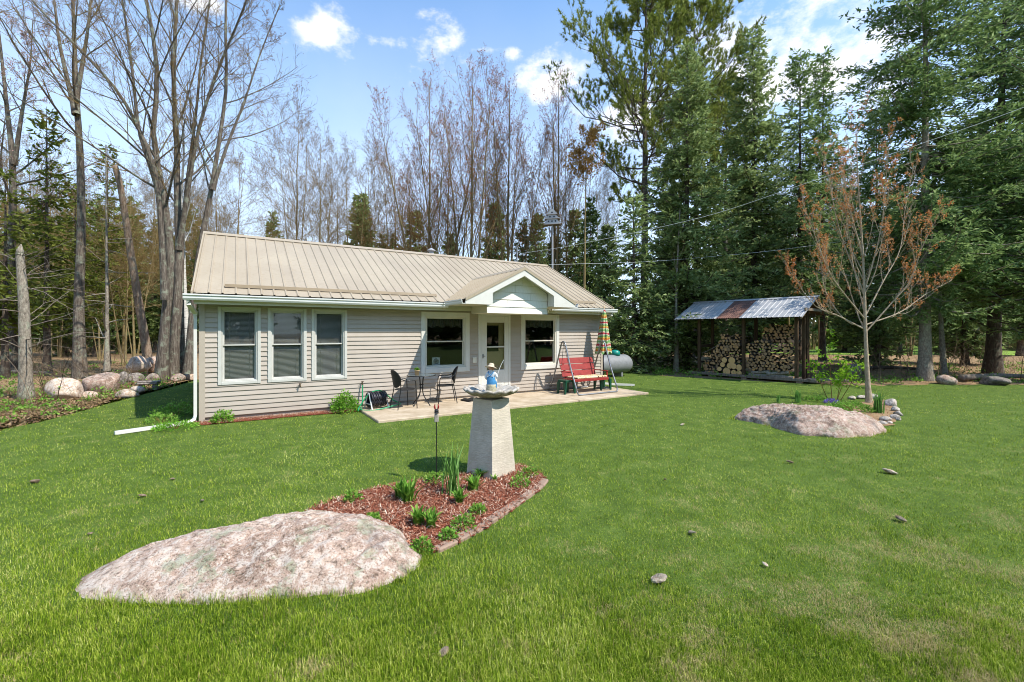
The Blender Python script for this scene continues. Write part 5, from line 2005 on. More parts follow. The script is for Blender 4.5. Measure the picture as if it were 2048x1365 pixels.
# firewood: split logs lying front to back, all alike pieces share a handful of meshes
LM = []
r = np.random.default_rng(77)
for q in range(10):
    kind = q % 3
    if kind == 0:
        n = 9
        a = np.arange(n) * 2 * math.pi / n
        pts = np.stack([np.cos(a), np.sin(a)], -1) * r.uniform(.9, 1.05, (n, 1))
    elif kind == 1:          # half round
        a = np.linspace(0, math.pi, 7)
        pts = np.stack([np.cos(a), np.sin(a) * 1.1 - .45], -1)
    else:                    # wedge
        a = np.linspace(.2, 1.5, 5)
        pts = np.concatenate([np.stack([np.cos(a) * 1.5 - .6, np.sin(a) * 1.5 - .6], -1), [[-.85, -.75]]])
    th = r.uniform(0, 6.28)
    R2 = np.array([[math.cos(th), -math.sin(th)], [math.sin(th), math.cos(th)]])
    pts = pts @ R2.T
    n = len(pts)
    V = np.concatenate([np.column_stack([np.full(n, -.2), pts]), np.column_stack([np.full(n, .2), pts * r.uniform(.92, 1.05)])])
    # x = depth axis; the y,z are scaled per copy
    Q = [(i, (i + 1) % n, n + (i + 1) % n, n + i) for i in range(n)]
    LM.append(np_mesh('firewood_log', V, [Q, [tuple(range(n))[::-1]], [tuple(range(n, 2 * n))]], [M['log_bark'], M['log_end']], False, [0, 1, 1]))
RM = []
for q in range(2):
    n = 20
    a = np.arange(n) * 2 * math.pi / n
    pts = np.stack([np.cos(a), np.sin(a)], -1) * r.uniform(.96, 1.03, (n, 1))
    V = np.concatenate([np.column_stack([np.full(n, -.2), pts]), np.column_stack([np.full(n, .2), pts])])
    Q = [(i, (i + 1) % n, n + (i + 1) % n, n + i) for i in range(n)]
    RM.append(np_mesh('round_log', V, [Q, [tuple(range(n))[::-1]], [tuple(range(n, 2 * n))]], [M['log_bark'], M['ring_end']], False, [0, 1, 1]))
SRZ = math.atan2(.65, .76)


def log(e, t, z, rad, name, me, label, cat, group, tilt=0, squash=1.0):
    x, y = shw(e, t)
    o = link(name, me, None, (x, y, z))
    o.rotation_euler = (r.uniform(-.6, .6) if name == 'firewood_log' else 0, r.normal(0, .04), SRZ + r.normal(0, .05) + tilt)
    o.scale = (r.uniform(.9, 1.1), rad, rad * squash)
    return tag(o, label, cat, group)


nlog = 0


def stack(t0, t1, z0, ztop, e, skip=None, label='', group='', dia=.125):
    global nlog
    z = z0 + dia / 2
    row = 0
    while z < 2.3:
        t = t0 + dia / 2 + (dia * .5 if row % 2 else 0)
        while t < t1 - dia / 2:
            if z + dia * .4 < ztop(t) and not (skip and skip(t, z)):
                rad = dia * .5 * r.uniform(.66, 1.18)
                log(e + r.normal(0, .025), t + r.normal(0, .012), z + r.normal(0, .010), rad, 'firewood_log', LM[int(r.integers(10))], label, 'firewood', group)
                nlog += 1
            t += dia * r.uniform(.93, 1.05)
        z += dia * .87
        row += 1


LBL = lambda t: .62 + .12 * math.sin(t * 9) + min(1.12, max(0, (3.62 - t)) * 2.0)
rounds = [(2.31, .20, .105), (2.52, .22, .10), (2.80, .23, .15), (2.30, .42, .115), (2.50, .45, .115), (2.68, .47, .12), (2.95, .50, .10), (2.88, .68, .105), (2.60, .70, .13), (3.06, .30, .09)]
stack(2.24, 3.83, .11, LBL, .66, lambda t, z: (t < 3.12 and z < .58) or (abs(t - 2.62) < .2 and z < .84), 'split firewood log stacked in the left bay of the shed', 'split logs in the left bay', .135)
stack(.42, 2.05, .36, lambda t: 1.50 + .08 * math.sin(t * 5), .66, None, 'split firewood log stacked in the right bay of the shed', 'split logs in the right bay', .132)
stack(.42, 1.72, 1.42, lambda t: 2.15 + (1.0 - t) * .1, 1.15, None, 'split firewood log high on the back row of the right bay', 'split logs on the back row', .132)
stack(2.24, 3.2, 1.35, lambda t: 1.72 + (2.6 - t) * .1, 1.15, None, 'split firewood log high on the back row of the left bay', 'split logs on the back row of the left bay', .125)
for i, (t, z, rad) in enumerate(rounds):
    log(.60 + .02 * (i % 3), t, z + .01, rad, 'round_log', RM[i % 2], 'fresh yellow round log low in the left bay beside the middle post', 'log', 'fresh round logs in the left bay')
for i, (t, z, rad, ln) in enumerate([(.75, .17, .065, 1.6), (1.25, .16, .06, 1.5), (1.72, .17, .06, 1.2), (.95, .29, .065, 1.9), (1.55, .29, .055, 1.6), (3.5, .17, .06, 1.0)]):
    x, y = shw(.52, t)
    o = link('birch_log', RM[i % 2].copy() if i == 0 else o.data, None, (x, y, z))
    if i == 0:
        o.data.materials[0] = M['bark_pale']
    o.rotation_euler = (0, r.normal(0, .06), SRZ + math.pi / 2 + r.normal(0, .10))
    o.scale = (ln, rad * r.uniform(.8, 1.25), rad)
    tag(o, 'pale birch log lying lengthwise along the foot of the woodpile', 'log', 'birch logs at the foot of the woodpile')
x, y = shw(.46, 2.2)
for i, (p0_, p1_, rr, lb) in enumerate([((.45, 3.75, .95), (.50, 2.35, 1.85), .016, 'thin bare branch leaning across the left bay of the shed'), ((.44, 2.22, .35), (.46, 1.35, .62), .014, 'short thin stick leaning across the right bay foot'), ((.55, 2.05, 1.2), (.8, 1.2, 1.75), .012, 'thin branch leaning on the right woodpile')]):
    a_, b_ = shw(p0_[0], p0_[1]), shw(p1_[0], p1_[1])
    mb = MB()
    mid = ((a_[0] + b_[0]) / 2, (a_[1] + b_[1]) / 2, (p0_[2] + p1_[2]) / 2 - .05)
    mb.tube(smooth_path([(a_[0], a_[1], p0_[2]), mid, (b_[0], b_[1], p1_[2])], 12), np.linspace(rr, rr * .4, 12), 6)
    tag(mb.build('branch', M['grey_wood'], None), lb, 'branch')
x, y = shw(.75, -.15)
o = link('chopping_block', RM[0], None, (x, y, .32))
o.rotation_euler = (0, math.pi / 2, 0)
o.scale = (.7, .15, .15)
tag(o, 'short round block standing at the right end of the shed', 'log')
MB().bbox(-.9, .9, -.06, .06, 0, .09, .01)
for i, (px, py, ln, rz, lb) in enumerate([(1655, 768, 1.5, .1, 'grey plank lying on the ground right of the shed')]):
    x, y = G(px, py)
    mb = MB().bbox(-ln / 2, ln / 2, -.08, .08, .0, .07, .01)
    o = mb.build('plank', M['grey_wood'], None, loc=(x, y, .1))
    o.rotation_euler = (0, .03, rz)
    tag(o, lb, 'plank')
# ------------------------------------------------------------------ trees
def rot_dirs(tan, ang, rng):
    v = rng.normal(size=tan.shape)
    p = unit(np.cross(tan, v))
    return unit(tan * np.cos(ang)[:, None] + p * np.sin(ang)[:, None])


def grow(P, R, m, t0, t1, ln, ang, n, rng, rr=.45, up=.1, wob_=.06, fall=.5, rmin=.003, angv=.25, tip=.3):
    """children of polylines P (B,N,3): returns polylines, radii"""
    B, N, _ = P.shape
    t = t0 + (t1 - t0) * (np.arange(m)[None] + rng.uniform(0, 1, (B, m))) / m
    f = t * (N - 1)
    i = np.minimum(f.astype(int), N - 2)
    fr = (f - i)[..., None]
    b = np.arange(B)[:, None]
    pos = P[b, i] * (1 - fr) + P[b, i + 1] * fr
    tan = unit(P[b, i + 1] - P[b, i])
    rad = R[b, i] * (1 - fr[..., 0]) + R[b, i + 1] * fr[..., 0]
    pos, tan, rad, tt = pos.reshape(-1, 3), tan.reshape(-1, 3), rad.ravel(), t.ravel()
    K = len(pos)
    d = rot_dirs(tan, np.abs(rng.normal(ang, ang * angv, K)), rng)
    plen = np.linalg.norm(np.diff(P, axis=1), axis=2).sum(1)
    L = np.repeat(plen, m) * ln * (1 - fall * (tt - t0) / (t1 - t0 + 1e-6)) * rng.uniform(.65, 1.25, K)
    out = np.zeros((K, n, 3))
    out[:, 0] = pos
    p = pos.copy()
    for q in range(1, n):
        d = unit(d + np.array([0, 0, up]) + rng.normal(0, wob_, (K, 3)))
        p = p + d * (L / (n - 1))[:, None]
        out[:, q] = p
    r0 = np.maximum(rad * rr, rmin)
    Rr = r0[:, None] * np.linspace(1, tip, n)[None]
    return out, np.maximum(Rr, rmin * .6)


def trunk_line(H, r0, rng, n=16, lean=(0, 0), wob_=.012, tip=.12, flare=1.5, base=(0, 0)):
    t = np.linspace(0, 1, n)
    P = np.zeros((n, 3))
    P[:, 0] = base[0] + lean[0] * t + np.cumsum(rng.normal(0, wob_ * H / n ** .5 * .5, n)) * t
    P[:, 1] = base[1] + lean[1] * t + np.cumsum(rng.normal(0, wob_ * H / n ** .5 * .5, n)) * t
    P[:, 2] = -.15 + (H + .15) * t
    R = r0 * (1 - (1 - tip) * t ** .9)
    R[0] *= flare
    R[1] *= 1 + (flare - 1) * .15
    return P, R


def resample(P, R, n):
    s = np.concatenate([[0], np.cumsum(np.linalg.norm(np.diff(P, axis=0), axis=1))])
    q = np.linspace(0, s[-1], n)
    return np.stack([np.interp(q, s, P[:, k]) for k in range(3)], -1), np.interp(q, s, R)


def wood_mesh(name, layers, mat):
    """layers: list of (P,R,k)"""
    Vs, Qs, Ts, n = [], [], [], 0
    for P, R, k in layers:
        V, Q, T = tubes(P, R, k, False)
        Vs.append(V)
        Qs.append(Q + n)
        n += len(V)
    return np_mesh(name, np.concatenate(Vs), [np.concatenate(Qs)], mat, True)


def bud_mesh(name, P, rng, per, size, mat, tmin=.3, drop=0.0):
    """little leaf pieces along twigs"""
    B, N, _ = P.shape
    f = rng.uniform(tmin, 1, (B, per)) * (N - 1)
    i = np.minimum(f.astype(int), N - 2)
    fr = (f - i)[..., None]
    b = np.arange(B)[:, None]
    C = (P[b, i] * (1 - fr) + P[b, i + 1] * fr).reshape(-1, 3) + rng.normal(0, size * .5, (B * per, 3))
    D = unit(rng.normal(size=C.shape) + np.array([0, 0, -drop]))
    V, T = leaf_quads(C, D, unit(rng.normal(size=C.shape)), size * rng.uniform(.6, 1.4, len(C)), size * .35 * rng.uniform(.6, 1.2, len(C)))
    return np_mesh(name, V, [T], mat)


def bare_tree(name, loc, H, r0, seed, bark, twig, label, group=None, stems=None, n1=22, cs=.35, l1=.30, a1=.75, up1=.10, m2=7, m3=6, m4=3, buds=None, budsz=.05, budper=2, rmin=.004, sc=1.0, extra=None):
    rng = np.random.default_rng(seed)
    if stems is None:
        stems = [trunk_line(H, r0, rng)]
    Ps, Rs = zip(*[resample(P, R, 18) for P, R in stems])
    P0, R0 = np.array(Ps), np.array(Rs)
    P1, R1 = grow(P0, R0, n1, cs, .97, l1, a1, 8, rng, .42, up1, .07, .55, .010)
    P2, R2 = grow(P1, R1, m2, .15, 1.0, .45, .65, 6, rng, .5, .10, .09, .45, .006)
    P3, R3 = grow(P2, R2, m3, .2, 1.0, .45, .65, 3, rng, .6, .08, .10, .4, rmin)
    layers0 = [(P0, R0, 9), (P1, R1, 5)]
    layers1 = [(P2, R2, 3), (P3, R3, 3)]
    last = P3
    if m4:
        P4, R4 = grow(P3, R3, m4, .25, 1.0, .55, .6, 2, rng, .7, .06, .1, .4, rmin * .7)
        layers1.append((P4, R4, 3))
        last = P4
    t = empty(name, loc, 0, label, 'tree', group)
    link('trunk', wood_mesh('trunk', layers0, bark), t)
    cr = link('crown', wood_mesh('crown', layers1, twig), t)
    if buds is not None:
        fo = link('buds', bud_mesh('buds', last, rng, budper, budsz, buds), cr)
        fo['kind'] = 'stuff'
    t.scale = (sc, sc, sc)
    return t


def conifer(name, loc, H, r0, Rm, seed, bark, needles, label, group=None, z0=.06, shape=.85, droop=.25, whorl=.36, nb=7, lat=.16, spray=.17, sw=.028, dens=1.0, lean=(0, 0), gap=.08, tipup=.25, dead=0):
    """spruce or fir: whorls of branches carrying flat fans of needle sprays"""
    rng = np.random.default_rng(seed)
    P0, R0 = trunk_line(H, r0, rng, 20, lean, .006, .05)
    nw = int(H * (1 - z0) / whorl)
    zc = H * z0 + (H - H * z0) * ((np.arange(nw) + rng.uniform(-.3, .3, nw)) / nw)
    zz = np.repeat(zc, nb) + rng.normal(0, whorl * .25, nw * nb)
    zz = np.clip(zz, H * z0 * .9, H * .985)
    keep = rng.uniform(0, 1, len(zz)) > gap
    zz = zz[keep]
    K = len(zz)
    rel = (zz - H * z0) / (H * (1 - z0))
    low = np.clip(rel / .14, .45, 1)
    L = Rm * (1 - rel) ** shape * low * rng.uniform(.62, 1.18, K) + .12
    ang = rng.uniform(0, 2 * math.pi, K)
    tx = np.interp(zz, P0[:, 2], P0[:, 0])
    ty = np.interp(zz, P0[:, 2], P0[:, 1])
    n = 6
    t = np.linspace(0, 1, n)
    pitch = np.where(rel > .75, .55, .25 * (rel - .25)) - droop * (1 - rel)
    rise = pitch[:, None] * t[None] * L[:, None] + tipup * (t[None] ** 3) * L[:, None] * .6 - droop * .5 * np.sin(t * math.pi)[None] * L[:, None] * (1 - rel[:, None])
    cx, cy = np.cos(ang), np.sin(ang)
    B = np.stack([tx[:, None] + cx[:, None] * L[:, None] * t, ty[:, None] + cy[:, None] * L[:, None] * t, zz[:, None] + rise], -1)
    B += rng.normal(0, .02, B.shape) * L[:, None, None] * t[None, :, None]
    RB_ = (np.interp(zz, P0[:, 2], R0) * .28)[:, None] * np.linspace(1, .25, n)[None] + .004
    # laterals: alternate both sides in the plane of the branch
    nl = np.maximum(3, (L / lat * dens).astype(int))
    bi = np.repeat(np.arange(K), nl)
    s = np.concatenate([(np.arange(q) + .6) / q for q in nl])
    side = np.where(rng.uniform(0, 1, len(bi)) < .5, -1, 1)
    s = np.clip(s + rng.normal(0, .05, len(s)), .12, 1.0)
    f = s * (n - 1)
    i = np.minimum(f.astype(int), n - 2)
    fr = (f - i)[:, None]
    pos = B[bi, i] * (1 - fr) + B[bi, i + 1] * fr
    tan = unit(B[bi, i + 1] - B[bi, i])
    sidev = unit(np.cross(tan, np.array([0, 0, 1.0])))
    ld = unit(tan * .75 + sidev * side[:, None] * rng.uniform(.4, 1.0, (len(bi), 1)) + rng.normal(0, .26, (len(bi), 3)) + np.array([0, 0, -.12]))
    ll = np.minimum(L[bi] * .42 * (1.08 - s) + .16, .9) * rng.uniform(.6, 1.2, len(bi))
    # sprays along each lateral
    ns = np.maximum(3, (ll / .05 * dens).astype(int))
    li = np.repeat(np.arange(len(bi)), ns)
    u = np.concatenate([(np.arange(q) + .5) / q for q in ns])
    C = pos[li] + ld[li] * (ll[li] * u)[:, None] + np.array([0, 0, -1.0]) * (.10 * ll[li] * u * u)[:, None] + rng.normal(0, .014, (len(li), 3))
    ss_ = np.where(rng.uniform(0, 1, len(li)) < .5, -1.0, 1.0)
    sv = unit(np.cross(ld[li], np.array([0, 0, 1.0])))
    D = unit(ld[li] * .8 + sv * ss_[:, None] * .7 + rng.normal(0, .42, (len(li), 3)))
    U = unit(np.array([0, 0, 1.0]) + rng.normal(0, .7, (len(li), 3)))
    V, T = leaf_quads(C, D, U, spray * 1.32 * rng.uniform(.6, 1.25, len(C)), sw * 1.75 * rng.uniform(.7, 1.3, len(C)), .4)
    tr = empty(name, loc, 0, label, 'tree', group)
    link('trunk', wood_mesh('trunk', [(P0[None], R0[None], 10)], bark), tr)
    cr = link('crown', np_mesh('crown', V, [T], needles), tr)
    link('branches', wood_mesh('branches', [(B, RB_, 3)], bark), cr)
    return tr


def pine(name, loc, H, r0, Rm, seed, bark, needles, label, group=None, z0=.3, nb=70, ntuft=9, nneed=11, nl=.17, lean=(0, 0)):
    """white pine: long rising limbs with plumes of tufts"""
    rng = np.random.default_rng(seed)
    P0, R0 = trunk_line(H, r0, rng, 20, lean, .008, .08)
    rel = np.sort(rng.uniform(0, 1, nb)) ** .9
    zz = H * z0 + H * (1 - z0) * rel * .97
    L = Rm * np.clip(1.15 - rel, .12, 1) ** .7 * np.clip(.55 + rel * 2, .5, 1) * rng.uniform(.55, 1.2, nb)
    ang = np.arange(nb) * 2.4 + rng.normal(0, .4, nb)
    n = 7
    t = np.linspace(0, 1, n)
    rise = (.18 + .35 * rel[:, None]) * t * L[:, None] + .35 * t ** 2.4 * L[:, None]
    tx, ty = np.interp(zz, P0[:, 2], P0[:, 0]), np.interp(zz, P0[:, 2], P0[:, 1])
    B = np.stack([tx[:, None] + np.cos(ang)[:, None] * L[:, None] * t, ty[:, None] + np.sin(ang)[:, None] * L[:, None] * t, zz[:, None] + rise], -1)
    B += rng.normal(0, .03, B.shape) * L[:, None, None] * t[None, :, None]
    RB_ = (np.interp(zz, P0[:, 2], R0) * .33)[:, None] * np.linspace(1, .2, n)[None] + .006
    S1, R1 = grow(B, RB_, 11, .3, 1.0, .36, .7, 5, rng, .6, .22, .08, .3, .006)
    S2, R2 = grow(S1, R1, 4, .3, 1.0, .5, .6, 3, rng, .6, .25, .08, .3, .005)
    B2 = len(S2)
    f = rng.uniform(.35, 1, (B2, ntuft)) * 2
    i = np.minimum(f.astype(int), 1)
    fr = (f - i)[..., None]
    b = np.arange(B2)[:, None]
    C = (S2[b, i] * (1 - fr) + S2[b, i + 1] * fr)
    tan = unit(S2[b, i + 1] - S2[b, i])
    C = np.repeat(C.reshape(-1, 3), nneed, 0)
    tan = np.repeat(tan.reshape(-1, 3), nneed, 0)
    D = unit(tan * .7 + np.array([0, 0, .35]) + rng.normal(0, .55, C.shape))
    Lr = nl * rng.uniform(.7, 1.2, len(C))
    S = unit(np.cross(D, rng.normal(size=C.shape))) * .023
    V = np.stack([C - S, C + S, C + D * Lr[:, None]], 1).reshape(-1, 3)
    T = np.arange(len(C) * 3).reshape(-1, 3)
    tr = empty(name, loc, 0, label, 'tree', group)
    link('trunk', wood_mesh('trunk', [(P0[None], R0[None], 10), (B, RB_, 5)], bark), tr)
    cr = link('crown', np_mesh('crown', V, [T], needles), tr)
    link('twigs', wood_mesh('twigs', [(S1, R1, 3), (S2, R2, 3)], bark), cr)
    return tr


def at(px, Y):
    return (XP(px, Y), Y, 0)


def stem_px(pts, Y0, r0, r1, base, dY=0.0):
    """a stem through photo points at distance Y0 (+dY towards the top), relative to base"""
    P = []
    m = len(pts)
    for q, (px, py) in enumerate(pts):
        Y = Y0 + dY * q / (m - 1)
        P.append((XP(px, Y) - base[0], Y - base[1], max(-.1, ZP(py, Y))))
    P = smooth_path(P, 22)
    R = r1 + (r0 - r1) * (1 - np.linspace(0, 1, len(P))) ** 1.6
    R[0] *= 1.35
    R[1] *= 1.12
    return P, R


# --- left side, near trees
b = at(332, 16.5)
stems = [stem_px([(322, 766), (331, 640), (342, 520), (331, 419), (322, 362), (305, 267), (314, 190), (311, 95), (292, 0), (285, -180), (290, -330)], 16.4, .175, .04, b, -.8),
         stem_px([(345, 766), (352, 640), (358, 520), (354, 362), (354, 267), (347, 190), (350, 76), (354, 0), (360, -200), (350, -380)], 16.8, .165, .045, b, .6),
         stem_px([(365, 762), (363, 600), (365, 480), (372, 380), (392, 230), (402, 120), (420, 0), (440, -180)], 17.2, .10, .03, b, .8),
         stem_px([(330, 600), (318, 400), (296, 300), (240, 190), (160, 100), (90, 30), (30, -40)], 16.0, .10, .025, b, -1.5),
         stem_px([(322, 400), (300, 330), (278, 260), (262, 120), (240, -20), (200, -160)], 16.2, .09, .025, b, -1.0),
         stem_px([(358, 500), (376, 380), (400, 250), (440, 130), (486, 20), (520, -90)], 16.9, .10, .025, b, -1.0)]
bare_tree('maple_tree', b, 20, .2, 21, M['bark'], M['bark_twig'], 'large bare multi stemmed maple clump left of the cottage', None, stems, 18, .30, .24, .7, .03, 7, 6, 2, M['grey_bud'], .035, 1, .005)
b = at(378, 16.9)
bare_tree('leaning_tree', b, 20, .2, 22, M['bark'], M['bark_twig'], 'bare tree leaning right between maple clump and cottage roof', None,
          [stem_px([(376, 748), (382, 660), (396, 520), (419, 400), (438, 286), (453, 171), (451, 76), (455, -60), (470, -200)], 16.9, .14, .035, b, .6),
           stem_px([(425, 380), (455, 290), (490, 200), (520, 110), (560, 10)], 17.0, .07, .02, b, .6)], 18, .36, .24, .8, .02, 7, 6, 1, M['grey_bud'], .035, 1, .005)
b = at(162, 17.4)
bare_tree('maple_tree', b, 20, .2, 23, M['bark'], M['bark_twig'], 'tall straight bare tree with lichen grey trunk behind the wide rosy boulder', None,
          [stem_px([(160, 760), (158, 600), (163, 460), (160, 300), (153, 200), (150, 120), (146, 0), (140, -160), (150, -320)], 17.4, .19, .04, b, .4),
           stem_px([(152, 230), (135, 160), (118, 80), (108, 0), (85, -120)], 17.4, .10, .03, b, .2), stem_px([(152, 200), (168, 110), (180, 20), (190, -120)], 17.5, .09, .03, b, .3)], 16, .42, .2, .75, .05, 7, 6, 1, M['grey_bud'], .035, 1, .005)
b = at(374, 18.2)
bare_tree('birch_tree', b, 12, .12, 24, M['birch'], M['bark_twig'], 'slim white birch trunk beside the left end of the cottage', None, [stem_px([(378, 738), (372, 640), (368, 560), (366, 470), (362, 400), (368, 300), (360, 200)], 18.2, .13, .03, b)], 12, .45, .22, .6, .1, 5, 5, 0)
b = at(14, 20)
bare_tree('maple_tree', b, 16, .2, 25, M['bark'], M['bark_red'], 'bare tree at the left photo edge with faint pink buds', None, [stem_px([(26, 745), (22, 560), (26, 340), (14, 220), (4, 120), (-10, 0)], 20, .2, .04, b), stem_px([(28, 330), (45, 220), (60, 130), (66, 40)], 20, .10, .02, b)], 14, .35, .26, .75, .04, 7, 6, 1, M['pink_bud'], .07, 2, .005)
# broken trunk with dead twigs
x, y = G(52, 801)
b = (x, y, 0)
rng = np.random.default_rng(31)
P, R = stem_px([(52, 806), (50, 700), (47, 600), (42, 540), (40, 508)], 12.0, .155, .085, b)
t = empty('broken_trunk', b, 0, 'broken off dead trunk with bare side twigs on the far left', 'dead tree')
mb = MB()
mb.tube(P, R, 12)
mb.tube([P[-1] - np.array([0, 0, .05]), P[-1] + np.array([.0, 0, .1]), P[-1] + np.array([.03, 0, .26])], [.095, .07, .01], 8)
mb.build('trunk', M['bark_pale'], t, True)
P1, R1 = grow(P[None], R[None], 26, .22, .98, .42, 1.35, 7, rng, .12, -.05, .12, .2, .007)
P2, R2 = grow(P1, R1, 4, .2, 1, .4, .6, 4, rng, .6, -.04, .12, .3, .004)
link('dead_branches', wood_mesh('dead_branches', [(P1, R1, 4), (P2, R2, 3)], M['grey_wood']), t)
# leaning dead trunk
b = at(296, 20)
P, R = stem_px([(299, 742), (290, 680), (278, 610), (262, 510), (250, 430), (240, 370), (230, 332)], 20, .20, .11, b, -.6)
t = empty('dead_trunk', b, 0, 'leaning dead trunk without branches left of the maple clump', 'dead tree')
MB().tube(P, R, 10).build('trunk', M['bark_dead'], t, True)
P1, R1 = grow(P[None], R[None], 9, .3, .98, .13, 1.2, 5, np.random.default_rng(5), .12, .0, .12, .2, .006)
link('dead_branches', wood_mesh('dead_branches', [(P1, R1, 4)], M['bark_dead']), t)
b = at(213, 17)
bare_tree('thin_tree', b, 9, .08, 27, M['bark_pale'], M['bark_twig'], 'thin straight grey sapling trunk between boulders and maple clump', None, [stem_px([(214, 742), (214, 600), (213, 450), (212, 290)], 17, .085, .02, b)], 26, .1, .14, 1.3, -.02, 3, 3, 0)

# conifers on the left
conifer('spruce_tree', at(94, 20), ZP(214, 20), .15, 1.75, 51, M['bark_dark'], M['fir_yellow'], 'pointed spruce rising behind the broken trunk on the left', None, .20, .75, .3, .42, 6, .17, .20, .03, .8, gap=.15)
conifer('spruce_tree', at(215, 25), ZP(292, 25), .14, 1.7, 52, M['bark_dark'], M['fir_yellow'], 'yellow green spruce behind the thin grey sapling', None, .2, .75, .2, .42, 6, .18, .20, .03, .8, gap=.15)
conifer('spruce_tree', at(10, 17.5), 8.2, .13, 2.0, 53, M['bark_dark'], M['fir_yellow'], 'drooping fir cut by the left photo edge', None, .24, .7, .35, .42, 6, .17, .20, .03, .8, gap=.18)
conifer('spruce_tree', at(150, 22.5), 9.4, .13, 2.0, 54, M['bark_dark'], M['fir_yellow'], 'fir partly hidden behind the tall straight bare tree', None, .24, .7, .3, .42, 6, .17, .20, .03, .8, gap=.18)

# --- right side
pine('white_pine', at(1290, 28), 26.5, .30, 5.2, 61, M['bark_dark'], M['pine'], 'tall white pine with rising plumes of needles right of the cottage', None, .36, 84, 6, 6, .25)
pine('white_pine', at(1395, 33), 27.5, .28, 4.6, 62, M['bark_dark'], M['pine'], 'white pine whose top shows right behind the big spruce', None, .4, 66, 5, 6, .26)
conifer('spruce_tree', at(1372, 22), ZP(88, 22), .22, 3.7, 63, M['bark_dark'], M['spruce'], 'broad full spruce standing between cottage and wood shed', None, .03, .8, .22, .32, 8, .15, .16, .023, 1.05, gap=.1)
conifer('spruce_tree', at(1268, 20.5), 8.2, .14, 2.3, 64, M['bark_dark'], M['spruce'], 'shorter bushy spruce at the left foot of the broad spruce', None, .03, .8, .2, .34, 8, .15, .17, .026, 1.0)
conifer('spruce_tree', at(1508, 25), ZP(56, 25), .22, 2.9, 65, M['bark_dark'], M['spruce'], 'slender spruce with dense pointed top above the shed', None, .08, .62, .22, .32, 8, .17, .19, .029, .92, gap=.1)
conifer('spruce_tree', at(1600, 27), ZP(104, 27), .2, 2.4, 66, M['bark_dark'], M['spruce_dark'], 'thin dark spruce with sparse branches left of the orange maple', None, .18, .5, .3, .38, 7, .18, .21, .032, .85, gap=.15)
conifer('spruce_tree', at(1645, 28.5), ZP(108, 28.5), .18, 2.2, 67, M['bark_dark'], M['spruce_dark'], 'second thin dark spruce just behind the orange maple top', None, .16, .5, .3, .38, 7, .18, .21, .032, .85, gap=.15)
pine('white_pine', at(1450, 36), 22, .25, 3.6, 68, M['bark_dark'], M['pine'], 'yellowish pine crown between the two spruce tops', None, .45, 50, 5, 6, .27)
conifer('fir_tree', at(1850, 16.8), 19.5, .20, 3.9, 69, M['bark_pale'], M['spruce_dark'], 'great fir with pale lower trunk at the lawn edge behind the orange maple', None, .155, .55, .28, .36, 7, .15, .15, .019, 1.05, gap=.18)
conifer('fir_tree', at(1985, 19.5), 21, .26, 4.1, 70, M['bark_dark'], M['spruce_dark'], 'great dark fir with leaning trunk near the right photo edge', None, .16, .55, .28, .38, 7, .16, .155, .020, 1.0, lean=(.7, 0), gap=.18)
conifer('fir_tree', at(2110, 16.5), 18, .24, 4.0, 71, M['bark_dark'], M['spruce_dark'], 'fir reaching in from beyond the right photo edge', None, .12, .6, .28, .42, 7, .17, .16, .021, .95, gap=.2)
conifer('fir_tree', at(1755, 23), 13.5, .16, 2.7, 72, M['bark_dark'], M['spruce_dark'], 'dark middle fir seen through the orange maple branches', None, .06, .75, .25, .38, 8, .17, .20, .028, .9)
conifer('fir_tree', at(1930, 25), 12, .16, 3.0, 73, M['bark_dark'], M['spruce_dark'], 'dark lower fir between the two great firs', None, .08, .75, .28, .4, 8, .18, .20, .028, .9)
b = at(1884, 18.2)
bare_tree('thin_tree', b, 12, .1, 28, M['bark_pale'], M['bark_twig'], 'slim pale trunk just right of the great fir trunk', None, [stem_px([(1889, 762), (1884, 680), (1880, 600), (1874, 480), (1866, 300)], 18.2, .12, .04, b)], 12, .4, .16, 1.0, .0, 4, 4, 0)
b = at(1352, 20.5)
bare_tree('thin_tree', b, 12, .1, 29, M['bark_pale'], M['bark_twig'], 'grey trunk at the left of the wood shed', None, [stem_px([(1352, 752), (1353, 680), (1352, 600), (1356, 500), (1360, 420)], 20.5, .13, .02, b)], 10, .5, .16, 1.0, .0, 4, 4, 0)

# --- young maple with orange leaves
bxp, byp = G(1738, 806)
b = (bxp, byp, 0)
rng = np.random.default_rng(41)
main = stem_px([(1738, 808), (1734, 740), (1731, 664), (1728, 560), (1722, 450), (1716, 360), (1712, 262)], byp, .066, .010, b)
st_ = [main]
for pts, dy in (([(1732, 664), (1780, 610), (1822, 560), (1842, 500), (1872, 440), (1890, 410)], -.5), ([(1731, 660), (1672, 630), (1630, 612), (1590, 560), (1568, 520)], .4), ([(1731, 640), (1690, 590), (1656, 540), (1622, 450), (1604, 400)], -.6),
                ([(1732, 630), (1768, 560), (1800, 500), (1810, 420), (1828, 330)], .7), ([(1729, 590), (1700, 520), (1676, 450), (1660, 370), (1648, 300)], .5), ([(1729, 580), (1750, 510), (1765, 440), (1772, 360), (1778, 290)], -.5),
                ([(1727, 520), (1708, 450), (1692, 390), (1686, 310)], -.3), ([(1732, 650), (1800, 625), (1850, 590), (1905, 560)], .6), ([(1731, 655), (1690, 640), (1650, 580), (1640, 500)], .9)):
    st_.append(stem_px(pts, byp, .021, .005, b, dy))
Ps, Rs = zip(*[resample(P, R, 18) for P, R in st_])
P0, R0 = np.array(Ps), np.array(Rs)
R0[1:, :2] = R0[1:, 2:3]
P1, R1 = grow(P0, R0, 16, .22, .98, .26, .5, 6, rng, .5, .24, .06, .45, .0045)
P2, R2 = grow(P1, R1, 5, .25, 1, .45, .55, 4, rng, .6, .16, .08, .4, .003)
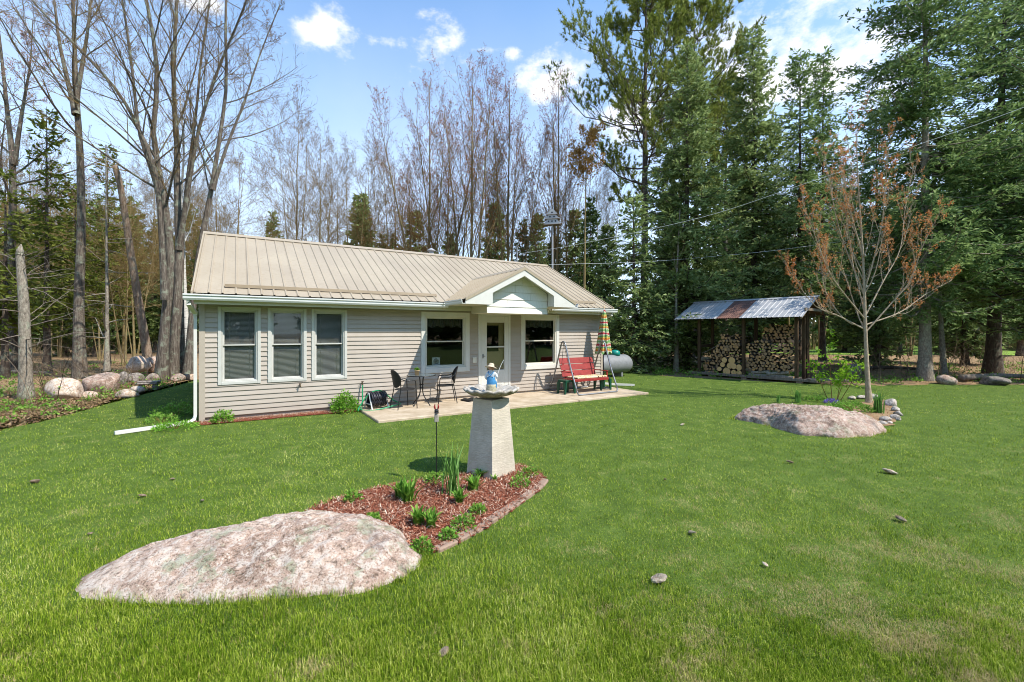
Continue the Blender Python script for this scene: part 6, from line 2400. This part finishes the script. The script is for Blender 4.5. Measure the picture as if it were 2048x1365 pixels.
P3, R3 = grow(P2, R2, 2, .3, 1, .4, .5, 3, rng, .7, .1, .08, .3, .0025)
mt = empty('maple_sapling', b, 0, 'young maple with bare pale branches and small orange leaves on the lawn', 'tree')
link('trunk', wood_mesh('trunk', [(P0, R0, 8), (P1, R1, 5)], M['bark_young']), mt)
cr = link('crown', wood_mesh('crown', [(P2, R2, 3), (P3, R3, 3)], M['bark_young']), mt)
keep = (.5 * np.sin(P2[:, 0, 0] * 2.3 + 1) + .5 * np.sin(P2[:, 0, 2] * 1.9) + rng.normal(0, .9, len(P2))) > -.7
fo = link('leaves', bud_mesh('leaves', P3[np.repeat(keep, 2)], rng, 9, .036, M['orange_leaf'], .1, .5), cr)
fo['kind'] = 'stuff'
# light green shrub
x, y = G(1668, 800)
sb = empty('lime_shrub', (x, y, 0), 0, 'airy lime green shrub left of the young maple', 'shrub')
P, R = zip(*[trunk_line(h, .012, rng, 8, (lx, ly), .05, .3, 1.1, (bx_, by_)) for h, lx, ly, bx_, by_ in ((1.55, -.1, 0, -.05, 0), (1.0, -.45, .1, -.1, 0), (.95, .3, .1, .05, 0), (.9, .55, -.1, .1, 0), (.85, .1, -.3, 0, -.05))])
P0, R0 = np.array(P), np.array(R)
P1, R1 = grow(P0, R0, 8, .4, 1, .3, .8, 5, rng, .6, .12, .1, .4, .004)
link('stems', wood_mesh('stems', [(P0, R0, 5), (P1, R1, 4)], M['bark_twig']), sb)
fo = link('foliage', bud_mesh('foliage', P1, rng, 14, .085, M['lime_leaf'], .3, 0), sb)
fo['kind'] = 'stuff'

# --- background kinds, built once and copied
GB = 'bare grey trees in the woods behind'
GR = 'red budding maples behind the cottage'
GC = 'dark conifers in the woods behind'
LBG = 'slender leafless grey tree in the woods behind the cottage'
far_bare = [bare_tree('bare_tree', (0, 0, 0), 17, .115, 101 + q, M['bark_far'], M['bark_twig'], LBG, GB, [trunk_line(17 - j, .115 - .03 * j, np.random.default_rng(200 + q * 3 + j), 16, (lx, ly), .016, .1, 1.3, (lx * .08, ly * .08)) for j, (lx, ly) in enumerate(((.4, 0), (-1.9, .6), (1.7, -.8))[:2 + q % 2])], 20, (.22, .3, .3)[q], (.42, .36, .34)[q], (.98, .78, .62)[q], (.03, .06, .08)[q], 8, 6, 2, M['grey_bud'], .06, 1, .0065) for q in range(3)]
far_red = []
for q in range(2):
    rng = np.random.default_rng(140 + q)
    stems = [trunk_line(20 - 1.2 * j, .15 - .022 * j, rng, 16, (lx, ly), .014, .1, 1.3, (lx * .06, ly * .06)) for j, (lx, ly) in enumerate([(.3, 0), (-3.6, 1.2), (3.3, -1.4), (.8, 2.6)])]
    far_red.append(bare_tree('budding_maple', (0, 0, 0), 20, .2, 150 + q, M['bark_far'], M['bark_red'], 'tall maple with red brown buds behind the cottage ridge', GR, stems, 22, .30, .27, .46, .11, 7, 6, 1, M['red_bud'], .07, 2, .006))
far_con = [conifer('dark_conifer', (0, 0, 0), 13, .17, 2.5, 111, M['bark_dark'], M['spruce'], 'dark conifer standing in the woods behind', GC, .03, .8, .25, .42, 8, .22, .34, .065, .85),
           conifer('dark_conifer', (0, 0, 0), 15, .18, 2.2, 112, M['bark_dark'], M['spruce_dark'], 'dark conifer standing in the woods behind', GC, .10, .7, .3, .46, 7, .22, .34, .065, .8, gap=.15)]
used = set()


def put(protos, q, px, Y, H, base_h, rz, label=None):
    o = protos[q % len(protos)]
    s = H / base_h
    if o.name not in used:
        used.add(o.name)
        o.location = at(px, Y)
        o.rotation_euler = (0, 0, rz)
        o.scale = (s, s, s)
        if label:
            o['label'] = label
        return o
    return cp(o, at(px, Y), rz, s, label)


rng = np.random.default_rng(7)
RED = [(862, 33, 165), (940, 31, 138), (1016, 32.5, 172), (895, 36, 245), (1110, 35, 195), (818, 38, 330)]
RLB = ['leftmost tall maple with red brown buds behind the ridge', 'tallest red budding maple, rising over the middle of the ridge', 'red budding maple just right of the tallest one', 'shorter red budding maple in front of the leftmost one', 'rightmost red budding maple, beside the bird house pole', 'low far maple with red buds at the left of the red group']
for q, (px, Y, top) in enumerate(RED):
    put(far_red, q, px, Y, ZP(top, Y), 20, rng.uniform(0, 6.28), RLB[q])
BAR = [(470, 30, 330), (592, 35, 236), (640, 34, 292), (700, 37, 332), (752, 40, 330), (675, 46, 350), (790, 40, 310), (1140, 38, 290), (1200, 42, 350),
       (440, 36, 300), (415, 40, 380), (20, 34, 280), (70, 40, 330), (120, 32, 350), (180, 38, 380), (245, 36, 340), (270, 30, 380), (300, 42, 330), (345, 36, 360), (390, 44, 400), (230, 46, 420), (150, 48, 420), (60, 50, 420), (-40, 36, 300), (-110, 30, 250), (-30, 26, 330), (100, 27, 400), (250, 24, 420), (200, 30, 440),
       (1540, 44, 380), (1580, 40, 330), (1625, 46, 360), (1680, 42, 330), (1730, 48, 360), (1790, 44, 380), (1850, 50, 370), (1910, 40, 350), (1960, 46, 330), (2030, 44, 350), (2100, 40, 300), (2180, 42, 280), (978, 46, 300), (1640, 33, 400), (1820, 34, 420), (1700, 58, 400), (1990, 60, 400), (1590, 60, 430)]
for q, (px, Y, top) in enumerate(BAR):
    put(far_bare, q, px, Y, ZP(top, Y), 17, rng.uniform(0, 6.28), LBG if 400 < px < 1260 else ('slender leafless grey tree in the woods left of the cottage' if px < 400 else 'slender leafless grey tree in the woods on the right'))
CON = [(q_ * 62 - 420 + (q_ * 37) % 40, 56 + (q_ * 29) % 34, 500 - (q_ * 53) % 120) for q_ in range(48)] + [(724, 40, 418), (768, 44, 470), (830, 46, 420), (905, 42, 470), (990, 44, 405), (1045, 40, 440), (1110, 36, 470), (1180, 34, 400), (1215, 30, 450), (790, 50, 470), (660, 50, 490), (560, 48, 480), (480, 46, 470), (870, 38, 490), (1150, 46, 420),
       (40, 30, 420), (130, 34, 440), (190, 33, 400), (260, 38, 430), (310, 44, 440), (350, 40, 470), (400, 38, 480), (90, 44, 430), (-60, 28, 330), (225, 46, 450), (-150, 30, 300), (20, 45, 400),
       (1560, 42, 400), (1690, 40, 380), (1800, 38, 400), (1900, 40, 400), (2040, 34, 300), (1480, 40, 330), (1430, 44, 360), (1340, 44, 380), (2050, 46, 400)]
for q, (px, Y, top) in enumerate(CON):
    if (430 < px < 1240 and Y > 50 and q % 3) or (1500 < px < 1720 and Y > 50) or (px > 1240 and Y > 50 and q % 2):
        continue
    put(far_con, q, px, Y, ZP(top, Y), 13 if q % 2 == 0 else 15, rng.uniform(0, 6.28),
        'dark conifer showing over the cottage roof' if 450 < px < 1240 else ('dark conifer in the woods left of the cottage' if px < 450 else 'dark conifer in the woods on the right'))
b = at(1168, 27)
bare_tree('rusty_tree', b, ZP(262, 27), .11, 81, M['bark_far'], M['bark_red'], 'slim tree with a rusty orange top left of the white pine', None, None, 20, .72, .17, .8, .05, 6, 5, 0, M['rusty'], .13, 5, .006)
# trees behind the viewer, which the window glass mirrors
for q, (x, y, h) in enumerate([(-14, -30, 15), (-6, -34, 17), (3, -31, 14), (10, -36, 18), (17, -32, 15), (24, -38, 18), (-22, -36, 16), (31, -34, 15)] + [(-30 + 4.3 * j + (j * 7 % 3), -25 - (j * 5 % 4), 13 + (j * 3 % 5)) for j in range(12)] + [((44 + (j % 3) * 4) * math.sin(.62 + .043 * j) + 1, 10 - (44 + (j % 3) * 4) * math.cos(.62 + .043 * j), 15 + (j * 3 % 5)) for j in range(26)]):
    o = cp(far_con[q % 2], (x, y, 0), q * 1.3, h / 14, 'dark conifer at the far side of the lawn behind the viewer')


# ------------------------------------------------------------------ undergrowth
def brush(name, areas, seed, mat, hmin, hmax, m1=5, m2=4):
    rng = np.random.default_rng(seed)
    base = np.concatenate([in_poly(p, n, rng) for p, n in areas])
    n = len(base)
    h = rng.uniform(hmin, hmax, n)
    k = 5
    t = np.linspace(0, 1, k)
    lean = rng.normal(0, .35, (n, 2)) * h[:, None]
    P = np.stack([base[:, 0:1] + lean[:, 0:1] * t ** 1.5, base[:, 1:2] + lean[:, 1:2] * t ** 1.5, h[:, None] * t * (1 - .12 * t)], -1) + rng.normal(0, .02, (n, k, 3))
    R = (h * .006 + .003)[:, None] * np.linspace(1, .35, k)
    P1, R1 = grow(P, R, m1, .2, 1, .42, .75, 4, rng, .65, .05, .12, .3, .003)
    P2, R2 = grow(P1, R1, m2, .2, 1, .45, .7, 3, rng, .7, .03, .12, .3, .0025)
    o = link(name, wood_mesh(name, [(P, R, 3), (P1, R1, 3), (P2, R2, 3)], mat))
    tag(o, kind='stuff')
    return P2


LE = [(-10.4, 10.2), (-11.5, 12.8), (-12.4, 15.6), (-12.6, 18.5), (-20, 26), (-34, 26), (-30, 14), (-18, 9), (-11, 8)]
RE = [(12.0, 15.8), (22, 15.9), (34, 18), (34, 26), (12, 26), (9.6, 21)]
ME = [(5.8, 21), (9.6, 20), (10, 27), (-8, 30), (-9, 24)]
p2 = brush('dry_brush', [(LE, 170), (RE, 210), (ME, 60)], 5, M['twig'], .5, 1.9, 5, 2)
rng = np.random.default_rng(12)
NEARL = [(-9.3, 7.4), (-9.8, 9.9), (-10.9, 12.6), (-11.8, 15.6), (-14, 17), (-16, 13), (-13, 9), (-11.0, 6.8)]
brush('weed_stalks', [(NEARL, 220)], 6, M['twig'], .15, .6, 3, 3)


def ground_leaves(name, areas, seed, mat, size, zmax, kind='stuff', up=.0):
    rng = np.random.default_rng(seed)
    xy = np.concatenate([in_poly(p, n, rng) for p, n in areas])
    n = len(xy)
    C = np.column_stack([xy, rng.uniform(0, 1, n) ** 2 * zmax + .005])
    D = unit(rng.normal(size=(n, 3)) * np.array([1, 1, .35]) + np.array([0, 0, up]))
    V, T = leaf_quads(C, D, unit(np.array([0, 0, 1.0]) + rng.normal(0, .5, (n, 3))), size * rng.uniform(.5, 1.4, n), size * .32 * rng.uniform(.7, 1.3, n))
    return tag(link(name, np_mesh(name, V, [T], mat)), kind=kind)


ground_leaves('leaf_litter', [(LE, 16000), (NEARL, 18000), (RE, 9000), (ME, 3000)], 21, M['litter'], .065, .05)


def patches(poly, n, rng, k, s):
    c = in_poly(poly, n, rng)
    return c


def weeds(name, areas, seed, mat, size, h, spread):
    rng = np.random.default_rng(seed)
    Cs = []
    for poly, n, per in areas:
        c = in_poly(poly, n, rng)
        q = np.repeat(c, per, 0)
        r = rng.uniform(.4, 1.3, n).repeat(per)
        q = np.column_stack([q + rng.normal(0, spread, q.shape) * r[:, None], np.abs(rng.normal(0, .5, len(q))) * h * r])
        Cs.append(q)
    C = np.concatenate(Cs)
    D = unit(rng.normal(size=C.shape) * np.array([1, 1, .6]) + np.array([0, 0, .6]))
    V, T = leaf_quads(C, D, unit(rng.normal(size=C.shape)), size * rng.uniform(.6, 1.3, len(C)), size * .3 * rng.uniform(.6, 1.3, len(C)))
    return tag(link(name, np_mesh(name, V, [T], mat)), kind='stuff')


EDGE_R = [(5.8, 19.3), (8.8, 17.2), (12.2, 15.5), (15, 15.9), (24, 15.9), (34, 17), (30, 19.5), (15, 17.5), (9.2, 20.6), (6, 21.8)]
weeds('undergrowth', [(LE, 130, 40), (NEARL, 100, 40), (EDGE_R, 200, 40), (RE, 130, 45), (ME, 50, 40)], 22, M['weed'], .075, .22, .16)
# the far-off edge of the woods: one mass of thicket
def far_woods():
    rng = np.random.default_rng(55)
    n = 34000
    a = rng.uniform(-1.25, 1.25, n)
    d = rng.uniform(64, 100, n)
    x, y = d * np.sin(a), d * np.cos(a)
    top = 5.5 + 2.2 * np.sin(x * .23) + 1.5 * np.sin(x * .71 + 1) + rng.normal(0, .8, n)
    z = rng.uniform(0, 1, n) ** 1.3 * top
    C = np.column_stack([x, y, z])
    D = unit(rng.normal(size=(n, 3)) + np.array([0, 0, .5]))
    V, T = leaf_quads(C, D, unit(rng.normal(size=(n, 3))), rng.uniform(.5, 1.5, n), rng.uniform(.10, .28, n))
    tag(link('far_thicket', np_mesh('far_thicket', V, [T], M['thicket'])), kind='stuff')


far_woods()
# fallen logs in the woods
for q, (px, py, ln, r_, rz, lb) in enumerate([(22, 752, 3.2, .10, .08, 'fallen grey log behind the broken trunk'), (262, 700, 5.0, .14, -.15, 'fallen trunk lying in the woods behind the rock pile'), (2000, 762, 3.5, .12, .15, 'fallen branch at the far right lawn edge'), (1780, 742, 2.6, .10, -.1, 'fallen log in the brush right of the young maple')]):
    x, y = G(px, py)
    mb = MB()
    mb.tube(smooth_path([(-ln / 2, 0, r_ + .02), (0, .05, r_ + .06), (ln / 2, 0, r_)], 10), np.linspace(r_, r_ * .6, 10), 9)
    o = mb.build('fallen_log', M['grey_wood'] if q % 2 == 0 else M['bark_dark'], None, True, loc=(x, y, 0))
    o.rotation_euler = (0, 0, rz)
    tag(o, lb, 'log')

# ------------------------------------------------------------------ lawn grass
def lawn_grass():
    rng = np.random.default_rng(99)
    n = 450000
    py = HZ + 84 + (1420 - HZ - 84) * rng.uniform(0, 1, n) ** .92
    px = rng.uniform(-190, 2240, n)
    Y = F * CH / (py - HZ)
    X = (px - 1024) * Y / F
    # a thinner cover beside the frame
    m = 170000
    X2, Y2 = rng.uniform(-13, 15, m), rng.uniform(.2, 13, m)
    sx2, sy2 = 1024 + F * X2 / Y2, HZ + F * CH / Y2
    out = (sx2 < -185) | (sx2 > 2235) | (sy2 > 1415)
    X2, Y2 = X2[out], Y2[out]
    X, Y = np.concatenate([X, X2]), np.concatenate([Y, Y2])
    # longer grass the mower misses, against the boulders
    EX, EY = [], []
    for poly, cnt in ((B1, 2600), (B2, 1500)):
        P = np.array(poly)
        i = rng.integers(0, len(P), cnt)
        f = rng.uniform(0, 1, (cnt, 1))
        q = P[i] * (1 - f) + P[(i + 1) % len(P)] * f
        c = P.mean(0)
        q = q + unit(q - c) * (np.abs(rng.normal(0, .035, (cnt, 1))) - .01)
        q = q[(fbm(np.column_stack([q, np.zeros(cnt)]), 4, 3.0, 3) > -.15)]
        EX.append(q[:, 0])
        EY.append(q[:, 1])
    ntall = sum(len(q) for q in EX)
    X, Y = np.concatenate([X] + EX), np.concatenate([Y] + EY)
    tall = np.zeros(len(X), bool)
    tall[-ntall:] = True
    ok = inside(LAWN, X, Y)
    hsx, hsy = (X - HX) * HC + (Y - HY) * HS, -(X - HX) * HS + (Y - HY) * HC
    ok &= ~((hsx > -.02) & (hsx < HL + .02) & (hsy > -.03) & (hsy < HD))
    ok &= ~((hsx > 3.04) & (hsx < 10.96) & (hsy > -1.955) & (hsy < .1))
    jx, jy = rng.normal(0, .045, len(X)), rng.normal(0, .045, len(X))
    for poly in (BEDW, STRIPW, RBEDW):
        ok &= ~inside(poly, X + jx, Y + jy)
    for poly in (B1, B2):
        P = np.array(poly)
        c = P.mean(0)
        ok &= tall | ~inside(c + (P - c) * .97, X + jx, Y + jy)
    # edging strip and pedestal
    E = np.array(ep)[:, :2]
    dmin = np.full(len(X), 9.0)
    near = (np.abs(X - .0) < 1.3) & (np.abs(Y - 4.7) < 1.5)
    for a in E[::2]:
        dmin[near] = np.minimum(dmin[near], np.hypot(X[near] - a[0], Y[near] - a[1]))
    ok &= dmin > .055
    sh = (X - sd_o[0]) * .76 + (Y - sd_o[1]) * .65
    sl_ = -(X - sd_o[0]) * .65 + (Y - sd_o[1]) * .76
    ok &= ~((sh > .28) & (sh < 1.9) & (sl_ > -.35) & (sl_ < 4.3))
    X, Y, tall = X[ok], Y[ok], tall[ok]
    n = len(X)
    Z3 = np.column_stack([X, Y, np.zeros(n)])
    worn = fbm(Z3, 5, 1.7, 4, .6)
    hf = np.clip(1 + .22 * fbm(Z3, 8, 2.4, 3, .6) + .38 * fbm(Z3, 18, 13, 3, .6), .45, 1.9)
    right = np.clip((X + .4) / 2.4, 0, 1) * np.clip((7.5 - Y) / 4.5, 0, 1)
    h = rng.uniform(.018, .044, n) * hf * (1 - .28 * right * (worn > .1)) * (1 + .14 * np.clip((3.6 - Y) / 1.2, 0, 1)) * np.where(tall, rng.uniform(1.2, 2.4, n), 1.0)
    w = np.maximum(.0030, Y * .00085) * rng.uniform(.7, 1.35, n)
    a = rng.uniform(0, 6.283, n)
    lean = np.abs(rng.normal(0, .62, n)) + np.clip((Y - 2.5) * .12, .1, .3)
    flat = rng.uniform(0, 1, n) < (.10 + .18 * right)
    lean = np.where(flat, rng.uniform(1.0, 1.45, n), np.minimum(lean, 1.25))
    b = a + rng.normal(math.pi / 2, .5, n)
    sx, sy = np.cos(b) * w / 2, np.sin(b) * w / 2
    dx, dy, dz = np.cos(a) * np.sin(lean), np.sin(a) * np.sin(lean), np.cos(lean)
    # longer grass the mower misses, along the stones and the bed edging
    nearm = Y < 2.7 + rng.uniform(0, 1, n) ** 1.5 * 1.6
    # far blades: one triangle
    f = ~nearm
    V1 = np.stack([np.column_stack([X - sx, Y - sy, np.zeros(n)])[f], np.column_stack([X + sx, Y + sy, np.zeros(n)])[f], np.column_stack([X + dx * h, Y + dy * h, dz * h])[f]], 1).reshape(-1, 3)
    T1 = np.arange(len(V1)).reshape(-1, 3)
    # near blades bend over: quad and tip
    g = nearm
    l2 = lean * .45
    mx, my, mz = X + np.cos(a) * np.sin(l2) * h * .6, Y + np.sin(a) * np.sin(l2) * h * .6, np.cos(l2) * h * .6
    tipx, tipy, tipz = mx + np.cos(a) * np.sin(lean * 1.25) * h * .55, my + np.sin(a) * np.sin(lean * 1.25) * h * .55, mz + np.cos(lean * 1.25) * h * .55
    V2 = np.stack([np.column_stack([X - sx, Y - sy, np.zeros(n)])[g], np.column_stack([X + sx, Y + sy, np.zeros(n)])[g], np.column_stack([mx + sx * .8, my + sy * .8, mz])[g], np.column_stack([mx - sx * .8, my - sy * .8, mz])[g], np.column_stack([tipx, tipy, np.maximum(tipz, .004)])[g]], 1).reshape(-1, 3)
    bb_ = np.arange(g.sum())[:, None] * 5 + len(V1)
    me = np_mesh('grass', np.concatenate([V1, V2]), [T1, bb_ + np.array([[0, 1, 2, 3]]), bb_ + np.array([[3, 2, 4]])], M['grass'])
    tag(link('grass', me), kind='stuff')


lawn_grass()
